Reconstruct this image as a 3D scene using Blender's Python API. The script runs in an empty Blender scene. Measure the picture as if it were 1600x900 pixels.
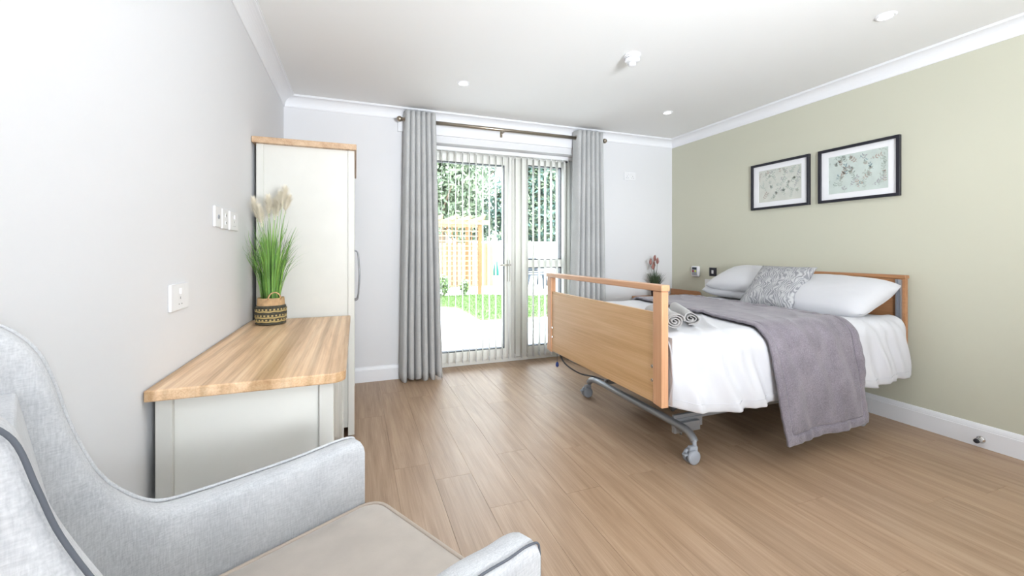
import bpy, bmesh, math, random
from mathutils import Vector, Matrix, noise
random.seed(7)
sc = bpy.context.scene
COL = sc.collection

# ------------------------------------------------------------------ camera, world, lights, exposure
H = 1.12; YAW = math.radians(20.53); FPX = 651.6
cd = bpy.data.cameras.new('camera'); cam = bpy.data.objects.new('camera', cd); COL.objects.link(cam)
cd.sensor_fit = 'HORIZONTAL'; cd.sensor_width = 36; cd.lens = FPX/1600*36
cd.shift_y = -(450-393)/1600
cd.clip_start = 0.02
cam.location = (0, 0, H); cam.rotation_euler = (math.pi/2, 0, -YAW)
sc.camera = cam
sc.view_settings.view_transform = 'Standard'; sc.view_settings.look = 'None'
sc.view_settings.gamma = 1; sc.view_settings.use_curve_mapping = False
sc.view_settings.exposure = 0.41

w = bpy.data.worlds.new('sky'); sc.world = w; w.use_nodes = True
wn = w.node_tree.nodes; wl = w.node_tree.links
bg = wn['Background']; bg.inputs['Strength'].default_value = 8.0
tc = wn.new('ShaderNodeTexCoord'); sp = wn.new('ShaderNodeSeparateXYZ'); rp = wn.new('ShaderNodeValToRGB')
wl.new(tc.outputs['Generated'], sp.inputs[0]); wl.new(sp.outputs['Z'], rp.inputs[0]); wl.new(rp.outputs[0], bg.inputs[0])
rp.color_ramp.elements[0].color = (0.93, 0.96, 1.0, 1); rp.color_ramp.elements[1].color = (0.72, 0.84, 1.0, 1)

def lamp(name, kind, loc, rot, energy, color=(1, 1, 1), **kw):
    d = bpy.data.lights.new(name, kind); d.energy = energy; d.color = color
    for k, v in kw.items(): setattr(d, k, v)
    o = bpy.data.objects.new(name, d); o.location = loc; o.rotation_euler = rot; COL.objects.link(o)
    return o
lamp('sun', 'SUN', (0, 0, 10), (math.radians(42), 0, math.radians(-62)), 2.2, (1, .96, .9), angle=math.radians(1.2))
# photographer's flash head beside the camera, then two added fill lamps
lamp('flash_softbox', 'AREA', (0.10, -0.35, 1.95), (math.radians(88), 0, math.radians(-30)), 2.5, (.90, .95, 1), shape='DISK', size=0.5)
lamp('rear_fill', 'AREA', (1.1, -2.7, 1.5), (math.radians(86), 0, math.radians(-8)), 35, (.89, .945, 1), shape='RECTANGLE', size=2.2, size_y=1.6)  # unseen fill lamp, added behind the camera to brighten upright faces
lamp('ceiling_fill', 'AREA', (.98, -1.35, 1.2), (math.radians(119), 0, math.radians(-7)), 64, (.88, .94, 1), shape='DISK', size=0.7, spread=math.radians(115))  # unseen lamp tilted upwards, added to lift the ceiling
p = lamp('door_portal', 'AREA', (1.37, 4.12, 1.05), (math.radians(90), 0, math.radians(180)), 1, shape='RECTANGLE', size=1.6, size_y=2.1)
p.data.cycles.is_portal = True

# ------------------------------------------------------------------ materials
def new_mat(name):
    m = bpy.data.materials.new(name); m.use_nodes = True
    return m, m.node_tree.nodes, m.node_tree.links, m.node_tree.nodes['Principled BSDF']
def mat(name, col, rough=.5, metal=0, noise_amt=0, nscale=40, bump=0, bscale=200, spec=None, sheen=0, trans=0, emit=None, estr=0, coat=0):
    m, n, l, b = new_mat(name)
    b.inputs['Base Color'].default_value = (*col, 1); b.inputs['Roughness'].default_value = rough
    b.inputs['Metallic'].default_value = metal
    if spec is not None: b.inputs['Specular IOR Level'].default_value = spec
    if sheen: b.inputs['Sheen Weight'].default_value = sheen
    if coat: b.inputs['Coat Weight'].default_value = coat
    if trans: b.inputs['Transmission Weight'].default_value = trans
    if emit: b.inputs['Emission Color'].default_value = (*emit, 1); b.inputs['Emission Strength'].default_value = estr
    if noise_amt or bump:
        t = n.new('ShaderNodeTexCoord')
    if noise_amt:
        nz = n.new('ShaderNodeTexNoise'); nz.inputs['Scale'].default_value = nscale; nz.inputs['Detail'].default_value = 3
        l.new(t.outputs['Object'], nz.inputs['Vector'])
        r = n.new('ShaderNodeValToRGB'); e = r.color_ramp.elements
        e[0].position = .3; e[1].position = .7
        e[0].color = (*[c*(1-noise_amt) for c in col], 1); e[1].color = (*[min(1, c*(1+noise_amt)) for c in col], 1)
        l.new(nz.outputs['Fac'], r.inputs[0]); l.new(r.outputs[0], b.inputs['Base Color'])
    if bump:
        nb = n.new('ShaderNodeTexNoise'); nb.inputs['Scale'].default_value = bscale; nb.inputs['Detail'].default_value = 2
        l.new(t.outputs['Object'], nb.inputs['Vector'])
        bp = n.new('ShaderNodeBump'); bp.inputs['Strength'].default_value = bump; bp.inputs['Distance'].default_value = .002
        l.new(nb.outputs['Fac'], bp.inputs['Height']); l.new(bp.outputs['Normal'], b.inputs['Normal'])
    return m
def wood(name, c0, c1, c2, scale=(14, 1.2, 14), rough=.4, per_object=False, vary=.12, bump=.08, streak=None):
    """grain stretched along the axis whose scale is small"""
    m, n, l, b = new_mat(name); b.inputs['Roughness'].default_value = rough
    t = n.new('ShaderNodeTexCoord'); mp = n.new('ShaderNodeMapping'); mp.inputs['Scale'].default_value = scale
    g = n.new('ShaderNodeNewGeometry')
    vec = t.outputs['Object']
    oi = None
    if per_object:
        oi = n.new('ShaderNodeObjectInfo'); mu = n.new('ShaderNodeMath'); mu.operation = 'MULTIPLY'; mu.inputs[1].default_value = 37
        l.new(oi.outputs['Random'], mu.inputs[0]); ad = n.new('ShaderNodeVectorMath'); ad.operation = 'ADD'
        cb = n.new('ShaderNodeCombineXYZ'); l.new(mu.outputs[0], cb.inputs[0]); l.new(mu.outputs[0], cb.inputs[1])
        l.new(vec, ad.inputs[0]); l.new(cb.outputs[0], ad.inputs[1]); vec = ad.outputs[0]
    l.new(vec, mp.inputs['Vector'])
    nz = n.new('ShaderNodeTexNoise'); nz.inputs['Scale'].default_value = 1; nz.inputs['Detail'].default_value = 6; nz.inputs['Roughness'].default_value = .6
    nz.inputs['Distortion'].default_value = .5
    l.new(mp.outputs[0], nz.inputs['Vector'])
    mp2 = n.new('ShaderNodeMapping'); mp2.inputs['Scale'].default_value = tuple(s*9 if s > 3 else s*2.2 for s in scale)
    l.new(vec, mp2.inputs['Vector'])
    n2 = n.new('ShaderNodeTexNoise'); n2.inputs['Scale'].default_value = 1; n2.inputs['Detail'].default_value = 3; l.new(mp2.outputs[0], n2.inputs['Vector'])
    mx = n.new('ShaderNodeMath'); mx.operation = 'MULTIPLY_ADD'; mx.inputs[1].default_value = .35; l.new(n2.outputs['Fac'], mx.inputs[0])
    mz = n.new('ShaderNodeMath'); mz.operation = 'MULTIPLY'; mz.inputs[1].default_value = .65; l.new(nz.outputs['Fac'], mz.inputs[0]); l.new(mz.outputs[0], mx.inputs[2])
    r = n.new('ShaderNodeValToRGB'); e = r.color_ramp.elements
    e[0].position = .34; e[0].color = (*c0, 1); e[1].position = .64; e[1].color = (*c2, 1); q = e.new(.5); q.color = (*c1, 1)
    l.new(mx.outputs[0], r.inputs[0]); out = r.outputs[0]
    if streak:   # glued staves across the board
        mp3 = n.new('ShaderNodeMapping'); mp3.inputs['Scale'].default_value = streak; l.new(t.outputs['Object'], mp3.inputs['Vector'])
        n3 = n.new('ShaderNodeTexNoise'); n3.inputs['Scale'].default_value = 1; n3.inputs['Detail'].default_value = 2; l.new(mp3.outputs[0], n3.inputs['Vector'])
        r3 = n.new('ShaderNodeValToRGB'); e3 = r3.color_ramp.elements
        e3[0].position = .38; e3[0].color = (.74, .68, .60, 1); e3[1].position = .60; e3[1].color = (1.12, 1.13, 1.15, 1)
        l.new(n3.outputs['Fac'], r3.inputs[0])
        m3 = n.new('ShaderNodeMixRGB'); m3.blend_type = 'MULTIPLY'; m3.inputs[0].default_value = 1; l.new(out, m3.inputs[1]); l.new(r3.outputs[0], m3.inputs[2]); out = m3.outputs[0]
    if per_object:
        hs = n.new('ShaderNodeHueSaturation'); mr = n.new('ShaderNodeMapRange'); mr.inputs['To Min'].default_value = 1-vary; mr.inputs['To Max'].default_value = 1+vary
        l.new(oi.outputs['Random'], mr.inputs[0]); l.new(mr.outputs[0], hs.inputs['Value']); l.new(out, hs.inputs['Color']); out = hs.outputs[0]
    l.new(out, b.inputs['Base Color'])
    bp = n.new('ShaderNodeBump'); bp.inputs['Strength'].default_value = bump; bp.inputs['Distance'].default_value = .002
    l.new(n2.outputs['Fac'], bp.inputs['Height']); l.new(bp.outputs['Normal'], b.inputs['Normal'])
    return m
def fabric(name, ca, cb_, s=(500, 500, 500), stretch=(1, 1, .25), rough=.85, bump=.5, big=6):
    m, n, l, b = new_mat(name); b.inputs['Roughness'].default_value = rough; b.inputs['Sheen Weight'].default_value = .25
    b.inputs['Specular IOR Level'].default_value = .2
    t = n.new('ShaderNodeTexCoord')
    outs = []
    for k in (stretch, stretch[::-1]):
        mp = n.new('ShaderNodeMapping'); mp.inputs['Scale'].default_value = tuple(a*q for a, q in zip(s, k)); l.new(t.outputs['Object'], mp.inputs[0])
        nz = n.new('ShaderNodeTexNoise'); nz.inputs['Scale'].default_value = 1; nz.inputs['Detail'].default_value = 2; l.new(mp.outputs[0], nz.inputs[0]); outs.append(nz.outputs['Fac'])
    av = n.new('ShaderNodeMath'); av.operation = 'ADD'; l.new(outs[0], av.inputs[0]); l.new(outs[1], av.inputs[1])
    bn = n.new('ShaderNodeTexNoise'); bn.inputs['Scale'].default_value = big; l.new(t.outputs['Object'], bn.inputs[0])
    a2 = n.new('ShaderNodeMath'); a2.operation = 'MULTIPLY_ADD'; a2.inputs[1].default_value = .35; l.new(bn.outputs['Fac'], a2.inputs[0])
    h = n.new('ShaderNodeMath'); h.operation = 'MULTIPLY'; h.inputs[1].default_value = .41; l.new(av.outputs[0], h.inputs[0]); l.new(h.outputs[0], a2.inputs[2])
    r = n.new('ShaderNodeValToRGB'); e = r.color_ramp.elements; e[0].position = .42; e[0].color = (*ca, 1); e[1].position = .74; e[1].color = (*cb_, 1)
    l.new(a2.outputs[0], r.inputs[0]); l.new(r.outputs[0], b.inputs['Base Color'])
    bp = n.new('ShaderNodeBump'); bp.inputs['Strength'].default_value = bump; bp.inputs['Distance'].default_value = .001
    l.new(av.outputs[0], bp.inputs['Height']); l.new(bp.outputs['Normal'], b.inputs['Normal'])
    return m

M = {}
M['wall'] = mat('wall_paint', (.77, .77, .785), .85, bump=.05, bscale=350)
M['sage'] = mat('sage_paint', (.59, .585, .475), .85, bump=.05, bscale=350)
M['ceiling'] = mat('ceiling_paint', (.87, .87, .865), .9)
M['trim'] = mat('white_gloss', (.86, .87, .90), .35)
M['coving'] = mat('coving_paint', (.87, .875, .90), .7)
M['plank'] = wood('floor_plank', (.30, .19, .115), (.39, .26, .165), (.465, .325, .215), (26, 1.6, 26), rough=.42, per_object=True, vary=.05)
M['plank'].node_tree.nodes['Principled BSDF'].inputs['Specular IOR Level'].default_value = .6
M['joint'] = mat('floor_joint', (.24, .16, .11), .7)
M['upvc'] = mat('upvc_cream', (.90, .895, .84), .3)
M['gasket'] = mat('gasket', (.03, .035, .045), .5)
M['steel'] = mat('brushed_steel', (.55, .52, .46), .32, 1)
M['nickel'] = mat('antique_nickel', (.38, .33, .27), .3, 1)
M['chrome'] = mat('chrome', (.7, .7, .7), .15, 1)
M['blind'] = mat('blind_fabric', (.92, .92, .89), .8)
M['blind_white'] = mat('blind_rail', (.88, .88, .88), .4)
M['cream'] = mat('cream_lacquer', (.68, .67, .625), .42, noise_amt=.02, nscale=8)
M['cream_in'] = mat('cream_panel', (.80, .795, .745), .5)
M['lacquer'] = mat('gloss_lacquer', (.72, .71, .66), .14)
M['gunmetal'] = mat('gunmetal', (.25, .25, .26), .35, .9)
M['dark'] = mat('dark_void', (.03, .03, .035), .8)
M['oaktop'] = wood('oak_stave_top', (.57, .35, .185), (.74, .50, .30), (.84, .63, .42), (22, 1.6, 22), rough=.38, streak=(24, .30, 1))
M['oakedge'] = wood('oak_board', (.42, .26, .15), (.55, .37, .23), (.64, .46, .30), (22, 1.6, 22), rough=.4)
M['beech'] = wood('beech_panel', (.55, .325, .15), (.64, .40, .20), (.71, .47, .255), (8, 1.0, 26), rough=.38)
M['beech_post'] = wood('beech_post', (.56, .29, .155), (.64, .35, .195), (.68, .39, .225), (20, 20, 1.2), rough=.35)
M['beech_rail'] = wood('beech_rail', (.56, .29, .155), (.64, .35, .195), (.68, .39, .225), (20, 1.2, 20), rough=.35)
M['headb'] = wood('headboard_oak', (.36, .17, .075), (.42, .205, .095), (.48, .25, .12), (20, 1.2, 20), rough=.4)
M['plastic_w'] = mat('white_plastic', (.84, .84, .86), .3)
M['plastic_g'] = mat('grey_plastic', (.28, .30, .33), .45)
M['plastic_lg'] = mat('pale_grey_plastic', (.34, .36, .40), .4)
M['screen'] = mat('dark_screen', (.03, .035, .05), .2)
M['red'] = mat('red_button', (.35, .03, .05), .4)
M['lime'] = mat('lime_button', (.55, .62, .05), .4)
M['frame_metal'] = mat('silver_paint', (.34, .35, .37), .38, .6)
M['frame_dark'] = mat('dark_steel', (.10, .105, .115), .5, .5)
M['alu'] = mat('aluminium', (.45, .48, .53), .35, .8)
M['duvet'] = mat('white_cotton', (.60, .60, .625), .9, bump=.15, bscale=600, sheen=.2)
M['mattress'] = mat('mattress_cover', (.30, .33, .40), .8)
M['throw'] = fabric('mauve_weave', (.135, .118, .14), (.285, .255, .29), s=(420, 420, 420), big=9)
M['curtain'] = fabric('grey_linen', (.42, .425, .425), (.58, .585, .58), s=(450, 450, 450), big=4)
M['towel'] = mat('grey_terry', (.37, .355, .345), .95, noise_amt=.1, nscale=300, bump=1, bscale=500, sheen=.5)
M['chair'] = fabric('chair_weave', (.43, .44, .46), (.62, .625, .64), s=(420, 420, 420), stretch=(1, 1, .15), big=12, bump=.5)
M['seat'] = mat('beige_velvet', (.47, .41, .355), .75, noise_amt=.08, nscale=14, sheen=.5, bump=.1, bscale=300)
M['piping'] = mat('grey_piping', (.10, .11, .13), .8)
M['piping_b'] = mat('beige_piping', (.50, .42, .35), .7)
M['legwood'] = mat('dark_leg', (.12, .06, .03), .4)
M['black'] = mat('black_frame', (.012, .012, .02), .35)
M['mount'] = mat('white_mount', (.86, .86, .88), .7)
M['print_a'] = mat('print_sage', (.62, .63, .575), .6, noise_amt=.05, nscale=14)
M['print_b'] = mat('print_blue', (.57, .64, .60), .6, noise_amt=.05, nscale=14)
M['ink_g'] = mat('ink_green', (.33, .40, .35), .6); M['ink_b'] = mat('ink_blue', (.24, .34, .37), .6)
M['ink_p'] = mat('ink_brown', (.44, .38, .33), .6); M['ink_l'] = mat('ink_pale', (.44, .50, .45), .6)
M['ink_gy'] = mat('ink_grey', (.38, .39, .40), .6)
M['black_plate'] = mat('black_nickel', (.03, .03, .04), .3, .3)
M['grass_a'] = mat('blade_green', (.26, .48, .10), .5, noise_amt=.35, nscale=10)
M['grass_b'] = mat('blade_dark', (.13, .29, .06), .5, noise_amt=.3, nscale=10)
M['plume'] = mat('plume', (.95, .89, .75), .95)
M['basket_tan'] = mat('basket_tan', (.52, .33, .17), .8, noise_amt=.15, nscale=60, bump=.5)
M['basket_dark'] = mat('basket_dark', (.07, .065, .045), .8, noise_amt=.3, nscale=90)
M['basket_straw'] = mat('basket_straw', (.50, .38, .16), .8)
M['heather'] = mat('pink_flower', (.42, .20, .17), .8); M['pine'] = mat('spiky_leaf', (.06, .10, .05), .6)
M['soil'] = mat('soil', (.04, .03, .02), .9)
M['lawn'] = mat('lawn', (.10, .165, .045), .9, noise_amt=.2, nscale=12)
M['paving'] = mat('paving', (.72, .70, .68), .8, noise_amt=.06, nscale=3)
M['leaf'] = mat('leaf_mid', (.15, .20, .13), .6, noise_amt=.3, nscale=1.5)
M['leaf2'] = mat('leaf_light', (.25, .31, .20), .6, noise_amt=.3, nscale=1.5)
M['leaf3'] = mat('leaf_blue', (.09, .16, .13), .6, noise_amt=.3, nscale=1.5)
M['bark'] = mat('bark', (.12, .09, .06), .9)
M['timber'] = mat('garden_timber', (.21, .105, .035), .7, noise_amt=.1, nscale=6)
M['timber_d'] = mat('orange_timber', (.17, .075, .02), .7)
M['timber_p'] = mat('pale_timber', (.31, .235, .13), .7, noise_amt=.08, nscale=6)
M['render'] = mat('garden_render', (.8, .8, .8), .8)
M['brick_out'] = mat('house_render', (.6, .55, .5), .9)
M['teal'] = mat('teal_cloth', (.012, .15, .115), .7)
M['rattan'] = mat('dark_metal', (.03, .04, .05), .5)
M['cable'] = mat('grey_cable', (.14, .15, .17), .5)
M['blue'] = mat('blue_plug', (.02, .05, .25), .4)
M['glow'] = mat('lamp_glow', (1, 1, 1), .5, emit=(1, .97, .9), estr=9)
M['hole'] = mat('socket_hole', (.25, .25, .26), .6)
# glass: clear, with a fresnel reflection, lets light straight through
gm, n_, l_, b_ = new_mat('window_glass')
for q in list(n_):
    if q.type != 'OUTPUT_MATERIAL': n_.remove(q)
tr = n_.new('ShaderNodeBsdfTransparent'); tr.inputs[0].default_value = (.97, .985, .98, 1); gl = n_.new('ShaderNodeBsdfGlossy'); gl.inputs['Roughness'].default_value = .01
fr = n_.new('ShaderNodeFresnel'); fr.inputs[0].default_value = 1.25; mxs = n_.new('ShaderNodeMixShader')
l_.new(fr.outputs[0], mxs.inputs[0]); l_.new(tr.outputs[0], mxs.inputs[1]); l_.new(gl.outputs[0], mxs.inputs[2]); l_.new(mxs.outputs[0], n_['Material Output'].inputs[0])
M['glass'] = gm
bn_ = M['blind'].node_tree.nodes; bl_ = M['blind'].node_tree.links
tl_ = bn_.new('ShaderNodeBsdfTranslucent'); tl_.inputs[0].default_value = (.95, .95, .92, 1); ms_ = bn_.new('ShaderNodeMixShader'); ms_.inputs[0].default_value = .55
bl_.new(bn_['Principled BSDF'].outputs[0], ms_.inputs[1]); bl_.new(tl_.outputs[0], ms_.inputs[2]); bl_.new(ms_.outputs[0], bn_['Material Output'].inputs[0])
# cushion: leafy damask
cm, n_, l_, b_ = new_mat('leaf_damask'); b_.inputs['Roughness'].default_value = .6
t_ = n_.new('ShaderNodeTexCoord'); nz_ = n_.new('ShaderNodeTexNoise'); nz_.inputs['Scale'].default_value = 9; l_.new(t_.outputs['Object'], nz_.inputs[0])
ad_ = n_.new('ShaderNodeMixRGB'); ad_.inputs[0].default_value = .13; l_.new(t_.outputs['Object'], ad_.inputs[1]); l_.new(nz_.outputs['Color'], ad_.inputs[2])
vo_ = n_.new('ShaderNodeTexVoronoi'); vo_.inputs['Scale'].default_value = 20; vo_.feature = 'F1'; l_.new(ad_.outputs[0], vo_.inputs['Vector'])
wv_ = n_.new('ShaderNodeTexWave'); wv_.inputs['Scale'].default_value = 20; wv_.inputs['Distortion'].default_value = 9; wv_.inputs['Detail'].default_value = 1; l_.new(ad_.outputs[0], wv_.inputs['Vector'])
mm_ = n_.new('ShaderNodeMath'); mm_.operation = 'MULTIPLY'; l_.new(vo_.outputs['Distance'], mm_.inputs[0]); l_.new(wv_.outputs['Fac'], mm_.inputs[1])
rr_ = n_.new('ShaderNodeValToRGB'); rr_.color_ramp.elements[0].position = .05; rr_.color_ramp.elements[0].color = (.47, .47, .475, 1); rr_.color_ramp.elements[1].position = .4; rr_.color_ramp.elements[1].color = (.24, .24, .26, 1)
l_.new(mm_.outputs[0], rr_.inputs[0]); l_.new(rr_.outputs[0], b_.inputs['Base Color'])
M['damask'] = cm

# ------------------------------------------------------------------ helpers
def link(name, bm, m, parent=None, smooth=False, loc=None, mods=None):
    me = bpy.data.meshes.new(name)
    bm.normal_update(); bm.to_mesh(me); bm.free()
    for q in (m if isinstance(m, (list, tuple)) else [m]): me.materials.append(q)
    if smooth:
        for f in me.polygons: f.use_smooth = True
    o = bpy.data.objects.new(name, me); COL.objects.link(o)
    if parent: o.parent = parent
    if loc: o.location = loc
    return o
def thing(name, label, cat, loc=(0, 0, 0), rz=0, group=None):
    o = bpy.data.objects.new(name, None); COL.objects.link(o); o.location = loc; o.rotation_euler = (0, 0, rz); o.empty_display_size = .05
    o['label'] = label; o['category'] = cat
    if group: o['group'] = group
    return o
def tag(o, label, cat, group=None):
    o['label'] = label; o['category'] = cat
    if group: o['group'] = group
    return o
def struct(o): o['kind'] = 'structure'; return o
def stuff(o): o['kind'] = 'stuff'; return o
def dup(root, loc, rz=None, label=None):
    def rec(o, par):
        c = o.copy(); COL.objects.link(c)
        if par: c.parent = par
        for ch in [q for q in bpy.data.objects if q.parent == o]: rec(ch, c)
        return c
    r = rec(root, None); r.location = loc
    if rz is not None: r.rotation_euler = (0, 0, rz)
    if label: r['label'] = label
    return r
def B(): return bmesh.new()
def box(bm, x0, x1, y0, y1, z0, z1, bev=0, seg=2, mi=0):
    t = bmesh.new(); bmesh.ops.create_cube(t, size=1)
    for v in t.verts: v.co = Vector(((x0+x1)/2+v.co.x*(x1-x0), (y0+y1)/2+v.co.y*(y1-y0), (z0+z1)/2+v.co.z*(z1-z0)))
    if bev: bmesh.ops.bevel(t, geom=list(t.edges), offset=bev, segments=seg, affect='EDGES', profile=.5)
    for f in t.faces: f.material_index = mi
    merge(bm, t); return bm
def merge(bm, t, mtx=None):
    if mtx is not None: bmesh.ops.transform(t, matrix=mtx, verts=t.verts)
    me = bpy.data.meshes.new('tmp'); t.to_mesh(me); t.free(); bm.from_mesh(me); bpy.data.meshes.remove(me)
def tube(bm, pts, r, seg=10, cap=True, closed=False, mi=0):
    pts = [Vector(p) for p in pts]; n = len(pts); rings = []
    rs = r if isinstance(r, (list, tuple)) else [r]*n
    prev = None
    for i, p_ in enumerate(pts):
        if closed: d = (pts[(i+1) % n]-pts[i-1])
        else: d = pts[min(i+1, n-1)]-pts[max(i-1, 0)]
        d.normalize()
        if prev is None:
            a = Vector((0, 0, 1)) if abs(d.z) < .9 else Vector((1, 0, 0))
            u = d.cross(a).normalized()
        else:
            u = (prev-d*prev.dot(d)).normalized()
        prev = u; v = d.cross(u)
        rings.append([bm.verts.new(p_+(u*math.cos(k/seg*math.tau)+v*math.sin(k/seg*math.tau))*rs[i]) for k in range(seg)])
    for i in range(n if closed else n-1):
        a, b = rings[i], rings[(i+1) % n]
        for k in range(seg):
            f = bm.faces.new((a[k], a[(k+1) % seg], b[(k+1) % seg], b[k])); f.material_index = mi; f.smooth = True
    if cap and not closed:
        bm.faces.new(rings[0][::-1]).material_index = mi; bm.faces.new(rings[-1]).material_index = mi
    return bm
def lathe(bm, prof, seg=24, c=(0, 0, 0), axis='Z', mi=0, close=True):
    rings = []
    def P(r, h, a):
        x, y = r*math.cos(a), r*math.sin(a)
        if axis == 'Z': q = (x, y, h)
        elif axis == 'X': q = (h, x, y)
        else: q = (x, h, y)
        return Vector(q)+Vector(c)
    for r, h in prof: rings.append([bm.verts.new(P(max(r, 1e-5), h, k/seg*math.tau)) for k in range(seg)])
    for a, b in zip(rings, rings[1:]):
        for k in range(seg):
            f = bm.faces.new((a[k], a[(k+1) % seg], b[(k+1) % seg], b[k])); f.material_index = mi; f.smooth = True
    if close:
        bm.faces.new(rings[0][::-1]).material_index = mi; bm.faces.new(rings[-1]).material_index = mi
    return bm
def prism(bm, poly, axis, a0, a1, bev=0, seg=2, mi=0):
    """poly 2D points extruded along axis: X -> (y,z), Y -> (x,z), Z -> (x,y)"""
    t = bmesh.new()
    def P(p_, a): return {'X': (a, p_[0], p_[1]), 'Y': (p_[0], a, p_[1]), 'Z': (p_[0], p_[1], a)}[axis]
    A = [t.verts.new(P(p_, a0)) for p_ in poly]; Bv = [t.verts.new(P(p_, a1)) for p_ in poly]
    t.faces.new(A); t.faces.new(Bv[::-1]); n = len(poly)
    for i in range(n): t.faces.new((A[i], Bv[i], Bv[(i+1) % n], A[(i+1) % n]))
    bmesh.ops.recalc_face_normals(t, faces=t.faces)
    if bev:
        ed = [e for e in t.edges if len(e.link_faces) == 2 and e.calc_face_angle() > .5]
        bmesh.ops.bevel(t, geom=ed, offset=bev, segments=seg, affect='EDGES', profile=.5)
    for f in t.faces: f.material_index = mi
    merge(bm, t); return bm
def gridsurf(bm, nu, nv, fn, thick=0, mi=0, closed_u=False):
    V = [[bm.verts.new(fn(i/nu, j/nv)) for j in range(nv+1)] for i in range(nu+1)]
    for i in range(nu):
        for j in range(nv):
            f = bm.faces.new((V[i][j], V[i+1][j], V[i+1][j+1], V[i][j+1])); f.smooth = True; f.material_index = mi
    return bm
def solid(o, t, off=0):
    md = o.modifiers.new('thickness', 'SOLIDIFY'); md.thickness = t; md.offset = off; return o
def subsurf(o, n=1):
    md = o.modifiers.new('smooth', 'SUBSURF'); md.levels = n; md.render_levels = n; return o
def catmull(P, n=8):
    P = [Vector(p_) for p_ in P]; out = []
    for i in range(len(P)-1):
        a = P[max(i-1, 0)]; b = P[i]; c = P[i+1]; d = P[min(i+2, len(P)-1)]
        for k in range(n):
            t = k/n
            out.append(.5*((2*b)+(c-a)*t+(2*a-5*b+4*c-d)*t*t+(3*b-a-3*c+d)*t**3))
    out.append(P[-1]); return out

# ------------------------------------------------------------------ room shell
LX, RX, BY, RY, CZ = -.545, 3.365, 3.80, -3.4, 2.375
OX0, OX1, OZ = .58, 2.16, 2.115     # patio door opening
bm = B(); box(bm, LX-.15, RX+.15, RY-.15, BY+.3, -.12, -.012); floor = struct(link('floor', bm, M['joint']))
PW = .182
def plank_mesh(L):
    t = B(); box(t, 0, PW-.0012, 0, L-.0012, -.012, 0, .0006, 1)
    me = bpy.data.meshes.new('plank'); t.to_mesh(me); t.free(); me.materials.append(M['plank']); return me
pm = {}
x = LX; col_i = 0
while x < RX:
    wdt = min(PW, RX-x); y = RY; start = random.uniform(.2, 1.2); first = True
    yend = BY
    while y < yend-.01:
        L = start if first else 1.22; first = False
        L = min(L, yend-y); key = round(L, 2), wdt < PW-.001
        if key not in pm:
            t = B(); box(t, 0, wdt-.0007, 0, L-.0007, -.012, 0, .0004, 1)
            me = bpy.data.meshes.new('plank'); t.to_mesh(me); t.free(); me.materials.append(M['plank']); pm[key] = me
        o = bpy.data.objects.new('plank', pm[key]); COL.objects.link(o); o.parent = floor; o.location = (x, y, 0)
        y += L
    x += PW; col_i += 1
x = OX0
while x < OX1-.01:      # threshold planks in the door reveal
    wdt = min(PW, OX1-x)
    t = B(); box(t, 0, wdt-.0007, 0, .19, -.012, 0, .0004, 1)
    o = link('plank', t, M['plank'], floor, loc=(x, BY, 0)); x += PW
bm = B(); box(bm, LX-.15, RX+.15, RY-.15, BY+.3, CZ, CZ+.15); struct(link('ceiling', bm, M['ceiling']))
bm = B(); box(bm, LX-.15, LX, RY-.15, BY+.3, -.12, CZ); struct(link('wall_left', bm, M['wall']))
bm = B(); box(bm, RX, RX+.15, RY-.15, BY+.3, -.12, CZ); struct(link('wall_right', bm, M['sage']))
bm = B(); box(bm, LX, RX, RY-.15, RY, -.012, CZ); struct(link('wall_rear', bm, M['wall']))
bm = B(); box(bm, LX, OX0, BY, BY+.3, -.012, CZ); box(bm, OX1, RX, BY, BY+.3, -.012, CZ); box(bm, OX0, OX1, BY, BY+.3, OZ, CZ)
struct(link('wall_back', bm, M['wall']))
# skirting: profile with a moulded top
def skirt(name, a, b, nrm):
    """a,b 2D ends on the wall face, nrm pointing into the room"""
    pr = [(0, 0), (.018, 0), (.018, .098), (.0145, .101), (.0145, .106), (.011, .118), (.006, .127), (0, .130)]
    bm = B(); n = Vector((nrm[0], nrm[1], 0)); A = [bm.verts.new(Vector((a[0], a[1], 0))+n*d+Vector((0, 0, z))) for d, z in pr]
    Bv = [bm.verts.new(Vector((b[0], b[1], 0))+n*d+Vector((0, 0, z))) for d, z in pr]
    bm.faces.new(A); bm.faces.new(Bv[::-1]); k = len(pr)
    for i in range(k): bm.faces.new((A[i], Bv[i], Bv[(i+1) % k], A[(i+1) % k]))
    bmesh.ops.recalc_face_normals(bm, faces=bm.faces)
    return struct(link(name, bm, M['trim']))
skirt('baseboard_left', (LX, RY), (LX, BY), (1, 0)); skirt('baseboard_right', (RX, RY), (RX, BY), (-1, 0))
bb = skirt('baseboard_back', (LX+.018, BY), (OX0, BY), (0, -1))
skirt('baseboard_back', (OX1, BY), (RX-.018, BY), (0, -1)); skirt('baseboard_rear', (LX, RY), (RX, RY), (0, 1))
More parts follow.
